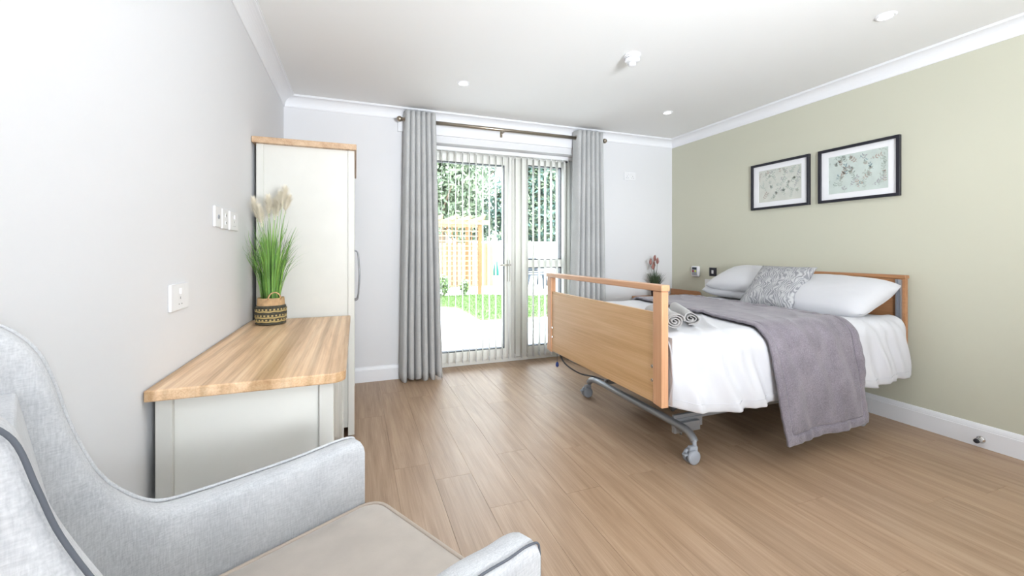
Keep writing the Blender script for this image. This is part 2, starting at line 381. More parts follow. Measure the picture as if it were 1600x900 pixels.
# coving: mitred ring with a concave cove profile
pr = [(0, CZ-.086), (.006, CZ-.086), (.009, CZ-.080)]
for k in range(9):
    a = k/8*math.pi/2; pr.append((.010+.066*(1-math.cos(a)), CZ-.078+.066*math.sin(a)))
pr += [(.078, CZ-.006), (.084, CZ-.006), (.084, CZ), (0, CZ)]
bm = B(); rings = []
for cx, cy, sx, sy in ((LX, RY, 1, 1), (RX, RY, -1, 1), (RX, BY, -1, -1), (LX, BY, 1, -1)):
    rings.append([bm.verts.new((cx+sx*d, cy+sy*d, z)) for d, z in pr])
for i in range(4):
    a, b = rings[i], rings[(i+1) % 4]
    for k in range(len(pr)):
        k2 = (k+1) % len(pr); bm.faces.new((a[k], b[k], b[k2], a[k2]))
bmesh.ops.recalc_face_normals(bm, faces=bm.faces)
struct(link('trim_coving', bm, M['coving']))
# batten board carrying the curtain pole
bm = B(); box(bm, .345, 2.42, BY-.018, BY, 2.178, CZ-.086, .002)
struct(link('trim_batten', bm, M['coving']))

# ------------------------------------------------------------------ patio door
DY0, DY1 = 3.995, 4.065
door = struct(bpy.data.objects.new('door_1', None)); COL.objects.link(door)
bm = B()
for a in ((OX0, OX0+.06, 0, OZ), (OX1-.055, OX1, 0, OZ), (1.495, 1.60, .03, OZ-.05), (OX0, OX1, OZ-.05, OZ), (OX0, OX1, 0, .045)):
    box(bm, a[0], a[1], DY0, DY1, a[2], a[3], .004)
link('door_frame', bm, M['upvc'], door)
def leaf(name, x0, x1, z0, z1, st, mid=None, y0=DY0-.012, y1=DY1-.01, bot=.095):
    bm = B()
    box(bm, x0, x0+st, y0, y1, z0, z1, .006); box(bm, x1-st, x1, y0, y1, z0, z1, .006)
    box(bm, x0+st, x1-st, y0, y1, z1-st, z1, .006); box(bm, x0+st, x1-st, y0, y1, z0, z0+bot, .006)
    if mid: box(bm, x0+st, x1-st, y0, y1, mid[0], mid[1], .006)
    lf = link(name, bm, M['upvc'], door)
    gx0, gx1, spans = x0+st, x1-st, ([(z0+bot, mid[0]), (mid[1], z1-st)] if mid else [(z0+bot, z1-st)])
    for a, b in spans:
        bm = B()
        box(bm, gx0, gx0+.009, y0+.004, y1-.004, a, b); box(bm, gx1-.009, gx1, y0+.004, y1-.004, a, b)
        box(bm, gx0+.009, gx1-.009, y0+.004, y1-.004, a, a+.008); box(bm, gx0+.009, gx1-.009, y0+.004, y1-.004, b-.008, b)
        link('gasket', bm, M['gasket'], lf)
        bm = B(); box(bm, gx0+.009, gx1-.009, (y0+y1)/2-.003, (y0+y1)/2+.003, a+.008, b-.008)
        link('glass_pane', bm, M['glass'], lf)
    return lf
lf1 = leaf('door_leaf', OX0+.055, 1.49, .045, OZ-.045, .078)
lf2 = leaf('side_light', 1.60, OX1-.05, .045, OZ-.045, .055, mid=(.955, 1.035))
bm = B(); box(bm, 1.436, 1.466, 3.966, 3.983, .815, 1.035, .006); lathe(bm, [(.009, 0), (.009, .05)], 12, (1.451, 3.92, .985), 'Y')
tube(bm, [(1.451, 3.927, .985), (1.40, 3.922, .985), (1.335, 3.924, .985)], [.009, .009, .008], 10)
link('door_handle', bm, M['steel'], lf1)
# sill outside
bm = B(); box(bm, OX0-.05, OX1+.05, 4.07, 4.24, -.06, .0, .004); link('threshold', bm, M['steel'], door)

# ------------------------------------------------------------------ vertical blind
vb = thing('vertical_blind', 'white vertical slat blind turned open in front of the glazed patio door', 'blind', (1.37, 3.92, 2.07))
def put(o): # parts are written in world coordinates: undo the parent's place
    par = o.parent; o.matrix_parent_inverse = Matrix.Translation(-par.location) if par else Matrix(); return o
bm = B(); box(bm, OX0+.01, OX1-.01, 3.895, 3.94, 2.076, 2.113, .004); put(link('headrail', bm, M['blind_white'], vb))
sm = None
nsl = 23; sx0 = OX0+.045
for k in range(nsl):
    X = sx0+k*.0672
    if X > OX1-.04: break
    if sm is None:
        bm = B(); gridsurf(bm, 8, 1, lambda u, v: Vector((.0028*math.sin(u*math.pi), (u-.5)*.078, -2.01*v))); sm = link('slat', bm, M['blind'], vb, True)
        solid(sm, .0009); o = sm
    else: o = sm.copy(); COL.objects.link(o)
    o.location = (X-1.37, 0, -.008); o.rotation_euler = (0, 0, math.radians(-8+random.uniform(-1.5, 1.5)))
    bm = B() if k == 0 else None
    if k == 0:
        box(bm, -.0022, .0022, -.037, .037, -2.012, -1.975, .0005, 1); wt = link('weight', bm, M['blind_white'], sm)
        bm = B(); box(bm, -.003, .003, -.012, .012, -.004, .02, .0005, 1); hk = link('hanger', bm, M['blind_white'], sm)
    else:
        for q in (wt, hk): c = q.copy(); COL.objects.link(c); c.parent = o
bm = B()
for yy in (3.879, 3.961): tube(bm, [(sx0+k*.0672/2, yy, .05-.012*math.sin(k*math.pi/2)**2) for k in range(2*21+1)], .0012, 5)
put(stuff(link('link_chain', bm, M['plastic_w'], vb)))

# ------------------------------------------------------------------ curtain pole and curtains
PY, PZ = 3.70, 2.262
cp = thing('curtain_pole', 'antique nickel curtain pole with ball ends above the patio door', 'curtain pole', (1.38, PY, PZ))
bm = B(); tube(bm, [(.37, PY, PZ), (2.39, PY, PZ)], .016, 16); put(link('pole', bm, M['nickel'], cp))
for xx in (.352, 2.408):
    bm = B(); lathe(bm, [(.002, -.026), (.014, -.021), (.022, -.011), (.025, 0), (.022, .012), (.014, .021), (.002, .026)], 20, (xx, PY, PZ), 'X'); put(link('finial', bm, M['nickel'], cp))
for xx in (.43, 1.305, 2.34):
    bm = B(); box(bm, xx-.012, xx+.012, BY-.024, BY-.018, PZ-.05, PZ+.025, .003); tube(bm, [(xx, BY-.02, PZ-.02), (xx, PY+.01, PZ-.018)], .006, 8)
    tube(bm, [(xx, PY+.016, PZ-.018), (xx, PY, PZ-.019), (xx, PY-.016, PZ-.004)], .006, 8); put(link('bracket', bm, M['nickel'], cp))
def curtain(name, label, xt0, xt1, xb0, xb1, n, zb, phase, lead):
    r = thing(name, label, 'curtain', ((xt0+xt1)/2, PY, 0), 0, 'grey eyelet curtains at the patio door')
    ZT = 2.332
    def fn(u, v):
        z = ZT+(zb-ZT)*v; z += .012*math.sin(u*29+phase)*v**8
        a = xt0+(xb0-xt0)*v; b = xt1+(xb1-xt1)*v
        ph = 2*math.pi*n*u+phase
        sh = math.sin(ph); sh = math.copysign(abs(sh)**.75, sh)
        A = .058+.010*math.sin(u*11+phase)*v
        x = a+(b-a)*u+.0125*math.cos(ph)*(1-.2*v)+.006*noise.noise(Vector((u*5, v*3, phase)))*v
        y = PY+A*sh+.012*noise.noise(Vector((u*7, v*2.2, phase+4)))*v
        if lead: y += lead*.03*math.exp(-((u-(0 if lead > 0 else 1))/.06)**2)
        return Vector((x, y, z))
    bm = B(); gridsurf(bm, n*22, 40, fn)
    o = put(link('fabric', bm, M['curtain'], r, True)); solid(o, .004)
    # eyelet rings where the cloth crosses the pole line
    for k in range(2*n):
        u = (k*math.pi-phase)/(2*math.pi*n)
        if not 0.01 < u < .99: continue
        q = fn(u, (ZT-PZ)/(ZT-zb)); q2 = fn(u+.003, (ZT-PZ)/(ZT-zb)); d = (q2-q).normalized()
        e1 = Vector((d.x, d.y, 0)).normalized(); e2 = Vector((0, 0, 1))
        c = Vector((q.x, PY, PZ))
        bm = B(); tube(bm, [c+(e1*math.cos(t)+e2*math.sin(t))*.023 for t in [i/16*math.tau for i in range(16)]], .0035, 6, closed=True)
        put(link('eyelet', bm, M['nickel'], r))
    return r
curtain('curtain', 'grey eyelet curtain between the wardrobe and the patio door', .392, .652, .345, .715, 6, .012, .6, 0)
curtain('curtain', 'grey eyelet curtain on the side of the patio door nearer the bed', 2.075, 2.372, 2.03, 2.425, 6, .012, 2.2, 0)

# ------------------------------------------------------------------ ceiling fittings
def downlight(x, y, label, on=True):
    t = thing('downlight', label, 'ceiling light', (x, y, CZ), 0, 'recessed ceiling downlights')
    bm = B(); lathe(bm, [(.030, -.001), (.030, -.004), (.037, -.008), (.045, -.005), (.047, 0)], 32, close=False); link('bezel', bm, M['plastic_w'], t)
    bm = B(); lathe(bm, [(.0002, -.0035), (.030, -.0035), (.030, -.001), (.0002, -.001)], 32, close=False); link('lens', bm, M['glow'], t)
    l = lamp('lamp', 'SPOT', (0, 0, -.02), (0, 0, 0), 7, (1, .965, .91), spot_size=math.radians(130), spot_blend=.9, shadow_soft_size=.06)
    l.parent = t
    return t
downlight(.751, 3.04, 'small round white downlight in the ceiling before the patio door')
downlight(2.637, 3.036, 'small round white downlight in the ceiling corner over the bedside cabinet')
downlight(2.644, 1.382, 'round white downlight in the ceiling above the near side of the bed')
sd = thing('smoke_detector', 'white round smoke detector mounted on the ceiling over the room middle', 'smoke detector', (1.654, 2.225, CZ))
bm = B(); lathe(bm, [(.052, 0), (.052, -.010), (.050, -.013)], 40); link('mounting_plate', bm, M['plastic_w'], sd)
bm = B(); lathe(bm, [(.045, -.013), (.047, -.018), (.047, -.036), (.042, -.044), (.026, -.047)], 40); link('body', bm, M['plastic_w'], sd)
bm = B()
for k in range(10):
    a = k/10*math.tau; box(bm, -.002, .002, -.002, .002, 0, .001)
bm.free(); bm = B(); lathe(bm, [(.020, -.047), (.022, -.052), (.024, -.066), (.019, -.070), (.003, -.071)], 32); link('sensor_cap', bm, M['plastic_w'], sd)
bm = B(); lathe(bm, [(.0475, -.024), (.0478, -.026), (.0475, -.028)], 40, close=False); link('vent_ring', bm, M['plastic_lg'], sd)

# ------------------------------------------------------------------ wall plates
def plate(name, label, cat, loc, rz, w_, h_, m, extra, group=None, d=.009):
    """built facing -Y, lying on the plane y=0"""
    t = thing(name, label, cat, loc, rz, group)
    bm = B(); box(bm, -w_/2, w_/2, -d, 0, -h_/2, h_/2, .003, 3); link('faceplate', bm, m, t)
    extra(t, d); return t
def ex_socket1(t, d):
    bm = B(); box(bm, -.008, .008, -d-.005, -d+.001, .008, .028, .002); link('rocker', bm, M['plastic_w'], t)
    for dx, dz in ((0, -.004), (-.011, -.021), (.011, -.021)):
        bm = B(); box(bm, dx-(.002 if dx == 0 else .0035), dx+(.002 if dx == 0 else .0035), -d-.0004, -d+.001, dz-.004, dz+(.004 if dx == 0 else -.001)); link('slot', bm, M['hole'], t)
def ex_socket2(t, d):
    for s in (-.036, .036):
        bm = B(); box(bm, s*.35-.007, s*.35+.007, -d-.004, -d+.001, .012, .030, .002); link('rocker', bm, M['plastic_w'], t)
        for dx, dz in ((0, 0), (-.011, -.018), (.011, -.018)):
            bm = B(); box(bm, s+dx-.003, s+dx+.003, -d-.0004, -d+.001, dz-.004, dz+.003); link('slot', bm, M['hole'], t)
def ex_switch(t, d):
    bm = B(); box(bm, -.008, .008, -d-.004, -d+.001, -.004, .026, .002); link('rocker', bm, M['plastic_w'], t)
def ex_aerial(t, d):
    bm = B(); lathe(bm, [(.009, -d-.003), (.009, -d), (.004, -d-.0032)], 16, axis='Y'); link('aerial_port', bm, M['plastic_lg'], t)
    bm = B(); lathe(bm, [(.003, -d-.0045), (.003, -d-.001)], 10, axis='Y'); link('pin', bm, M['hole'], t)
def ex_data(t, d):
    for z in (.016, -.016):
        bm = B(); box(bm, -.009, .009, -d-.002, -d+.001, z-.009, z+.009, .001); link('module', bm, M['plastic_w'], t)
        bm = B(); box(bm, -.005, .005, -d-.0026, -d, z-.004, z+.004); link('port', bm, M['hole'], t)
RL = math.radians(90); RR = math.radians(-90)
# left wall faces +X : local -Y -> +X  => rz = +90 ; right wall faces -X : local -Y -> -X => rz = -90
plate('wall_socket', 'white single switched socket low on the wall above the desk', 'socket', (LX, 1.655, .973), RL, .146*1.0, .086, M['plastic_w'], lambda t, d: (ex_socket1(t, d)))
plate('aerial_plate', 'white square plate with one round port, of the three plates by the wardrobe', 'wall plate', (LX, 2.058, 1.265), RL, .088, .086, M['plastic_w'], ex_aerial)
plate('data_plate', 'white plate with two small ports between the round-port plate and the socket', 'wall plate', (LX, 2.16, 1.262), RL, .088, .086, M['plastic_w'], ex_data)
plate('wall_socket', 'white switched socket behind the grass plumes beside the wardrobe', 'socket', (LX, 2.30, 1.262), RL, .140, .086, M['plastic_w'], ex_socket1)
plate('wall_socket', 'white double socket high on the wall beside the grey curtain', 'socket', (2.788, BY, 1.937), 0, .146, .086, M['plastic_w'], ex_socket2)
plate('wall_socket', 'white double socket on the sage wall beneath the black plate', 'socket', (RX, 3.245, .795), RR, .146, .086, M['plastic_w'], ex_socket2)
def ex_black(t, d):
    bm = B(); box(bm, -.012, .012, -d-.003, -d+.001, -.018, .018, .003); link('rocker', bm, M['plastic_w'], t)
plate('light_switch', 'black square switch plate with white rocker on the sage wall', 'switch', (RX, 3.217, .915), RR, .086, .086, M['black_plate'], ex_black)
t = thing('call_unit', 'white call unit with dark screen and coloured buttons above bedside cabinet', 'call unit', (RX, 3.433, .911), RR)
bm = B(); box(bm, -.052, .052, -.028, 0, -.056, .056, .012, 3); link('casing', bm, M['plastic_w'], t, True)
bm = B(); box(bm, -.036, .030, -.0295, -.026, -.040, .046, .004); link('keypad', bm, M['plastic_lg'], t)
bm = B(); box(bm, -.032, .026, -.031, -.028, .020, .042, .001); link('display', bm, M['screen'], t)
bm = B(); lathe(bm, [(.011, -.0325), (.011, -.028)], 16, (-.020, 0, .003), 'Y'); link('button', bm, M['red'], t)['label'] = 'dark red button'
bm = B(); lathe(bm, [(.011, -.0325), (.011, -.028)], 16, (.012, 0, .003), 'Y'); link('button', bm, M['lime'], t)['label'] = 'lime green button'
# door stop on the skirting
t = thing('door_stop', 'steel door stop with black tip fixed to the white skirting', 'door stop', (RX-.018, 1.292, .045))
bm = B(); lathe(bm, [(.020, 0), (.020, -.004), (.012, -.007), (.010, -.020), (.010, -.035), (.013, -.037), (.013, -.046)], 20, axis='X'); link('body', bm, M['chrome'], t)
bm = B(); lathe(bm, [(.012, -.046), (.013, -.052), (.008, -.060)], 20, axis='X'); link('rubber_tip', bm, M['black'], t)

# ------------------------------------------------------------------ pictures
def picture(label, yc, seed, pm_, inks, bird):
    t = thing('framed_print', label, 'picture', (RX, yc, 1.69), RR, 'pair of framed botanical prints over the bed')
    W, Hh, fw = .517, .402, .020
    bm = B()
    for a in ((-W/2, W/2, Hh/2-fw, Hh/2), (-W/2, W/2, -Hh/2, -Hh/2+fw), (-W/2, -W/2+fw, -Hh/2+fw, Hh/2-fw), (W/2-fw, W/2, -Hh/2+fw, Hh/2-fw)):
        box(bm, a[0], a[1], -.024, -.001, a[2], a[3], .001, 1)
    link('frame', bm, M['black'], t)
    bm = B(); iw, ih = .190, .139
    box(bm, -W/2+fw, W/2-fw, -.010, -.001, ih, Hh/2-fw); box(bm, -W/2+fw, W/2-fw, -.010, -.001, -Hh/2+fw, -ih)
    box(bm, -W/2+fw, -iw, -.010, -.001, -ih, ih); box(bm, iw, W/2-fw, -.010, -.001, -ih, ih)
    link('mount', bm, M['mount'], t)
    bm = B(); box(bm, -iw, iw, -.008, -.002, -ih, ih); art = link('print', bm, pm_, t)
    rnd = random.Random(seed); bm = B(); yy = -.0084
    def leafp(x, z, a, L, wd, mi):
        ca, sa = math.cos(a), math.sin(a); pts = []
        for s, q in ((0, 0), (.3, .8), (.6, 1), (1, 0), (.6, -1), (.3, -.8)):
            px, pz = x+ca*L*s-sa*wd*q, z+sa*L*s+ca*wd*q
            if abs(px) > iw-.002 or abs(pz) > ih-.002: return
            pts.append((px, yy-mi*.00005, pz))
        f = bm.faces.new([bm.verts.new(p_) for p_ in pts]); f.material_index = mi
    for s in range(44):
        x, z = -iw+iw*2*((s*17) % 44+rnd.random())/44, -ih+2*ih*((s % 4)+rnd.random())/4; a = rnd.uniform(.4, 2.6); mi = rnd.choice((0, 1, 2, 3, 3, 3, 4)); n = rnd.randint(2, 5)
        for k in range(n):
            a += rnd.uniform(-.25, .25); x2, z2 = x+math.cos(a)*.016, z+math.sin(a)*.016
            leafp(x, z, math.atan2(z2-z, x2-x), .017, .0010, mi)
            L = rnd.uniform(.012, .024)
            leafp(x2, z2, a+rnd.uniform(.6, 1.1), L, L*.2, mi); leafp(x2, z2, a-rnd.uniform(.6, 1.1), L, L*.2, mi)
            x, z = x2, z2
        if rnd.random() < .4:
            for q in range(6): leafp(x, z, q*1.05, .013, .0045, rnd.choice((2, 3)))
    if bird:
        for L, wd, a, x, z in ((.040, .008, -.9+math.pi, -.075, -.005), (.028, .004, -2.3, -.095, -.028), (.014, .006, .5, -.082, .0)): leafp(x, z, a, L, wd, 2)
    stuff(link('print_motif', bm, [M[i] for i in inks], art))
    return t
picture('black framed pale botanical print, the one over the far half of the bed', 2.514, 5, M['print_a'], ('ink_g', 'ink_gy', 'ink_p', 'ink_l', 'ink_l'), False)
picture('black framed blue-green botanical print with a small bird', 1.930, 11, M['print_b'], ('ink_g', 'ink_b', 'ink_p', 'ink_l', 'ink_gy'), True)

# ------------------------------------------------------------------ wardrobe
wd = thing('wardrobe', 'tall cream wardrobe with an oak top board in the room corner', 'wardrobe', (-.27, 3.2, 0))
WX0, WX1, WY0, WY1, WZ = -.524, -.008, 2.695, 3.70, 1.728
bm = B(); box(bm, WX0+.02, WX1-.024, WY0+.014, WY1-.014, .10, WZ-.002); put(link('carcass', bm, M['cream_in'], wd))
for y0, y1, z in ((WY0, WY0+.022, 0), (WY1-.022, WY1, 0)):
    bm = B()
    box(bm, WX0, WX0+.036, y0, y1, 0.0, WZ, .002); box(bm, WX1-.036, WX1, y0, y1, .012, WZ, .002)
    put(link('corner_post', bm, M['cream'], wd))
bm = B(); box(bm, WX0+.036, WX1-.036, WY0+.008, WY0+.02, .06, WZ, .001); put(link('side_panel', bm, M['cream'], wd))
bm = B(); box(bm, WX1-.03, WX1-.012, WY0+.022, WY1-.022, .012, .10, .002); put(link('plinth', bm, M['cream'], wd))
bm = B(); box(bm, LX+.003, .004, 2.668, WY1+.02, WZ, WZ+.034, .003); put(link('top_board', bm, M['oakedge'], wd))
ym = (WY0+WY1)/2
for i, (a, b, hy) in enumerate(((WY0+.024, ym-.002, ym-.05), (ym+.002, WY1-.024, ym+.05))):
    bm = B(); box(bm, WX1-.022, WX1-.002, a, b, .105, WZ-.006, .002); dr = put(link('door', bm, M['cream'], wd))
    bm = B(); z0, z1 = .775, 1.125
    tube(bm, catmull([(WX1-.004, hy, z0), (WX1+.020, hy, z0+.012), (WX1+.028, hy, z0+.09), (WX1+.032, hy, (z0+z1)/2), (WX1+.028, hy, z1-.09), (WX1+.020, hy, z1-.012), (WX1-.004, hy, z1)], 6), .0055, 10)
    h_ = link('handle', bm, M['gunmetal'], dr); 

# ------------------------------------------------------------------ desk / dresser
dk = thing('dresser', 'cream dresser with a rounded oak worktop against the pale wall', 'dresser', (-.29, 2.05, 0))
bm = B(); DX0, DX1, DYa, DYb = -.541, -.030, 1.412, 2.662
cr = .045; poly = [(DX0, DYa), (DX1-cr, DYa)]
for k in range(1, 8): a = -math.pi/2+k/8*math.pi/2; poly.append((DX1-cr+cr*math.cos(a), DYa+cr+cr*math.sin(a)))
poly += [(DX1, DYa+cr), (DX1, DYb), (DX0, DYb)]
prism(bm, poly, 'Z', .708, .740, .004, 2); put(link('worktop', bm, M['oaktop'], dk))
for y0 in (1.435, 2.615):
    for x0, x1 in ((-.524, -.484), (-.108, -.066)):
        bm = B(); box(bm, x0, x1, y0, y0+.042, 0, .708, .0025); put(link('leg', bm, M['cream'], dk))
    bm = B(); box(bm, -.484, -.108, y0+.014 if y0 < 2 else y0+.012, y0+.030, .06, .708, .001); put(link('end_panel', bm, M['cream_in'], dk))
bm = B(); box(bm, -.520, -.506, 1.477, 2.615, .06, .708); put(link('back_panel', bm, M['cream_in'], dk))
bm = B(); box(bm, -.50, -.095, 1.477, 2.615, .075, .70); put(link('carcass', bm, M['cream_in'], dk))
for j in range(2):
    ya, yb = 1.480+j*.569, 1.480+(j+1)*.569-.006
    bm = B(); box(bm, -.094, -.074, ya, yb, .085, .70, .002); dw = put(link('door', bm, M['lacquer'], dk))

# ------------------------------------------------------------------ grass plant in basket
def blades(bm, n, h, spread, base_r, wmax, rnd, droop=1, mi=(0, 1), squeeze=None):
    for k in range(n):
        a = rnd.uniform(0, math.tau); r0 = base_r*math.sqrt(rnd.random()); L = h*rnd.uniform(.55, 1.0); s = spread*rnd.uniform(.15, 1)
        d = Vector((math.cos(a), math.sin(a), 0)); side = Vector((-d.y, d.x, 0)); side = (side+d*rnd.uniform(-.6, .6)).normalized()
        p0 = d*r0; prev = None; N = 7; wv = wmax*rnd.uniform(.6, 1); bend = rnd.uniform(1.2, 2.6)*droop
        m_ = rnd.choice(mi)
        for i in range(N+1):
            t = i/N; out = s*t**bend; z = L*(t-.28*(s/spread)*t**3)
            c = p0+d*out+Vector((0, 0, z))
            if squeeze: c.x = max(c.x, squeeze)
            ww = wv*(1-t)**.6*(.5+.5*min(1, t*5))+.0003
            A, Bq = bm.verts.new(c-side*ww), bm.verts.new(c+side*ww)
            if prev: f = bm.faces.new((prev[0], prev[1], Bq, A)); f.material_index = m_; f.smooth = True
            prev = (A, Bq)
rnd = random.Random(3)
gp = thing('potted_grass', 'tall green grass with cream plumes in a woven basket on the dresser', 'plant', (-.418, 2.50, .7405))
bm = B(); lathe(bm, [(.056, 0), (.066, .004), (.070, .03), (.071, .075), (.067, .100)], 40); bk = link('basket', bm, M['basket_dark'], gp)
bm = B(); lathe(bm, [(.066, .096), (.065, .100), (.062, .138), (.058, .138), (.058, .12)], 40, close=False); link('rim_band', bm, M['basket_tan'], bk)
bm = B()
for i in range(9):
    z = .008+i*.0105; R = .0705 if .02 < z < .085 else .0675
    tube(bm, [(R*math.cos(t), R*math.sin(t), z+.0012*math.sin(9*t+i)) for t in [q/40*math.tau for q in range(40)]], .0042, 6, closed=True, mi=0 if i in (1, 3, 6) else 1)
stuff(link('weave_coil', bm, [M['basket_straw'], M['basket_dark']], bk))
bm = B()
for i in (0, 1, 2):
    for q in range(26):
        t = (q+.5*i)/26*math.tau; z = (.0275, .050, .081)[i]; c = Vector((.0735*math.cos(t), .0735*math.sin(t), z))
        u_ = Vector((-math.sin(t), math.cos(t), 0)); n_v = Vector((math.cos(t), math.sin(t), 0))
        vs = [bm.verts.new(c+u_*a*.0045+Vector((0, 0, b*.0042))+n_v*.001) for a, b in ((-1, -1), (1, -1), (1, 1), (-1, 1))]
        bm.faces.new(vs)
stuff(link('stitch', bm, M['basket_straw'], bk))
for a in (-1.15, 1.9):
    c = Vector((.062*math.cos(a), .062*math.sin(a), .132)); u_ = Vector((-math.sin(a), math.cos(a), 0))
    bm = B(); tube(bm, [c+u_*.030*math.cos(t)+Vector((0, 0, .036*math.sin(t))) for t in [i/12*math.pi for i in range(13)]], .0035, 8); link('loop_handle', bm, M['basket_tan'], bk)
bm = B(); lathe(bm, [(.002, .118), (.058, .118)], 30, close=False); link('soil', bm, M['soil'], bk)
bm = B(); blades(bm, 210, .50, .15, .045, .0040, rnd, squeeze=-.110)
for v in bm.verts: v.co.z += .115
stuff(link('foliage', bm, [M['grass_a'], M['grass_b']], gp))
for k, (ax, ay, hh, ln) in enumerate(((-.055, -.03, .64, .15), (-.035, -.04, .60, .13), (-.01, .0, .66, .14), (.03, .01, .68, .15), (.05, .0, .71, .14), (.062, .02, .67, .12), (.012, .03, .64, .12))):
    st = [Vector((ax*.3, ay*.3, .12)), Vector((ax*.6, ay*.6, .12+(hh-.12)*.5)), Vector((ax*1.05, ay*1.05, hh-ln*.6)), Vector((ax*1.35, ay*1.35, hh))]
    cpth = catmull(st, 6); bm = B(); tube(bm, cpth, .0013, 5, mi=0); pl_ = link('stem', bm, M['grass_a'], gp)
    bm = B()
    for q in range(800):
        t = rnd.random(); i = int(len(cpth)*.62+t*(len(cpth)*.38-1)); i = min(i, len(cpth)-2); c = cpth[i].lerp(cpth[i+1], rnd.random())
        a = rnd.uniform(0, math.tau); rr = .034*math.sin(min(1, .15+t)*math.pi*.9)+.004
        e_ = c+Vector((math.cos(a)*rr, math.sin(a)*rr, rnd.uniform(.012, .035))); s_ = Vector((-math.sin(a), math.cos(a), 0))*.0010
        bm.faces.new([bm.verts.new(c-s_), bm.verts.new(c+s_), bm.verts.new(e_)])
    stuff(link('plume', bm, M['plume'], pl_))

# ------------------------------------------------------------------ armchair
CO = Vector((.14, .89, 0)); CA = math.radians(29)
ch = thing('armchair', 'pale grey woven wing armchair with beige seat beside the pale wall', 'armchair', CO, CA)
# local: +X forward, +Y the sitter's left (away from the camera)
def lat(f):   # outer sideways distance: arms at .30, wings drawn in
    return .30-.06*max(0, min(1, (-f-.34)/.22))**1.3
def side(sgn, prof):
    """prof: top edge from front to the wing's top; slab .055 thick with rounded edges"""
    P = catmull([Vector((f, 0, z)) for f, z in prof], 6)
    bm = B(); TH = .055; Rr = .016; rows = []
    nP = len(P)
    # outline of rings: bottom -> up outer -> round -> inner -> bottom, swept along the top edge
    for i, p_ in enumerate(P):
        f, z = p_.x, p_.z; lo = lat(f)
        d = (P[min(i+1, nP-1)]-P[max(i-1, 0)]).normalized(); nrm = Vector((d.z, 0, -d.x)) if d.x < 0 else Vector((-d.z, 0, d.x))
        nrm = Vector((-d.z, 0, d.x)); nrm = -nrm if nrm.z < 0 else nrm
        if f > -.10: nrm = Vector((0, 0, 1))
        # root of this rib: a spine down to the base
        bx, bz = (f*.98, .15)
        if f < -.5: bx = -.5+(f+.5)*.25; 
        root = Vector((bx, 0, bz)); ring = []
        top = Vector((f, 0, z))
        seq = []
        seq.append((root, lo-.006)); seq.append((root.lerp(top, .5), lo)); seq.append((top-nrm*Rr*1.8, lo))
        seq.append((top-nrm*Rr, lo)); seq.append((top-nrm*Rr*.3, lo-Rr*.3)); seq.append((top, lo-Rr))
        seq.append((top, lo-TH+Rr)); seq.append((top-nrm*Rr*.3, lo-TH+Rr*.3)); seq.append((top-nrm*Rr, lo-TH))
        seq.append((top-nrm*Rr*1.8, lo-TH)); seq.append((root.lerp(top, .5), lo-TH)); seq.append((root, lo-TH+.006))
        rows.append([bm.verts.new((q.x, sgn*l, q.z)) for q, l in seq])
    for a, b in zip(rows, rows[1:]):
        for k in range(len(a)): 
            k2 = (k+1) % len(a); f_ = bm.faces.new((a[k], b[k], b[k2], a[k2])); f_.smooth = True
    bm.faces.new(rows[0]); bm.faces.new(rows[-1][::-1])
    bmesh.ops.recalc_face_normals(bm, faces=bm.faces)
    o = link('side', bm, M['chair'], ch)
    bm = B(); pp = []
    e0 = rows
    path = [Vector((p_.x+.001, sgn*(lat(p_.x)-.003), p_.z-.002)) for p_ in P]
    front = [Vector((.002, sgn*(lat(0)-.003), z)) for z in (.16, .35, .50, .60, prof[0][1]-.016)]
    tube(bm, front+path[2:], (.0036 if sgn > 0 else .0019), 8); link('piping', bm, M['piping'] if sgn < 0 else M['chair'], o)
    return o
far_p = [(0, .634), (-.010, .645), (-.05, .649), (-.15, .645), (-.30, .648), (-.37, .654), (-.41, .672), (-.45, .715), (-.478, .762), (-.506, .843), (-.524, .917), (-.540, .967), (-.561, 1.000), (-.585, 1.020), (-.612, 1.030), (-.628, 1.018)]
near_p = [(0, .634), (-.010, .645), (-.04, .653), (-.08, .657), (-.15, .668), (-.30, .676), (-.38, .690), (-.43, .725), (-.475, .778), (-.512, .850), (-.536, .905), (-.548, .945), (-.560, .985), (-.580, 1.005), (-.60, 1.003), (-.615, .985)]
side(1, far_p); side(-1, near_p)
# inside back and outside back
def backfn(u, v):
    l = (-.225+.45*u); z = .42+v*.47; f = -.46-.115*v**1.0-.0+.010*math.cos((u-.5)*math.pi)*0
    f += .035*math.sin(v*math.pi)**.7*math.cos((u-.5)*math.pi*.95)+.0
    return Vector((f-.008, l*(1-.09*v), z+.012*math.cos((u-.5)*math.pi)*v**4))
bm = B(); gridsurf(bm, 16, 20, backfn)
o = link('backrest', bm, M['chair'], ch, True); solid(o, .05, 1 if False else -1)
bm = B(); prism(bm, [(-.42, .15), (-.50, .15), (-.60, .90), (-.59, .925), (-.56, .925)], 'Y', -.19, .19, .004); link('back_shell', bm, M['chair'], ch)
bm = B(); box(bm, -.44, -.004, -.243, .243, .15, .395, .012, 3); link('seat_base', bm, M['chair'], ch, False)
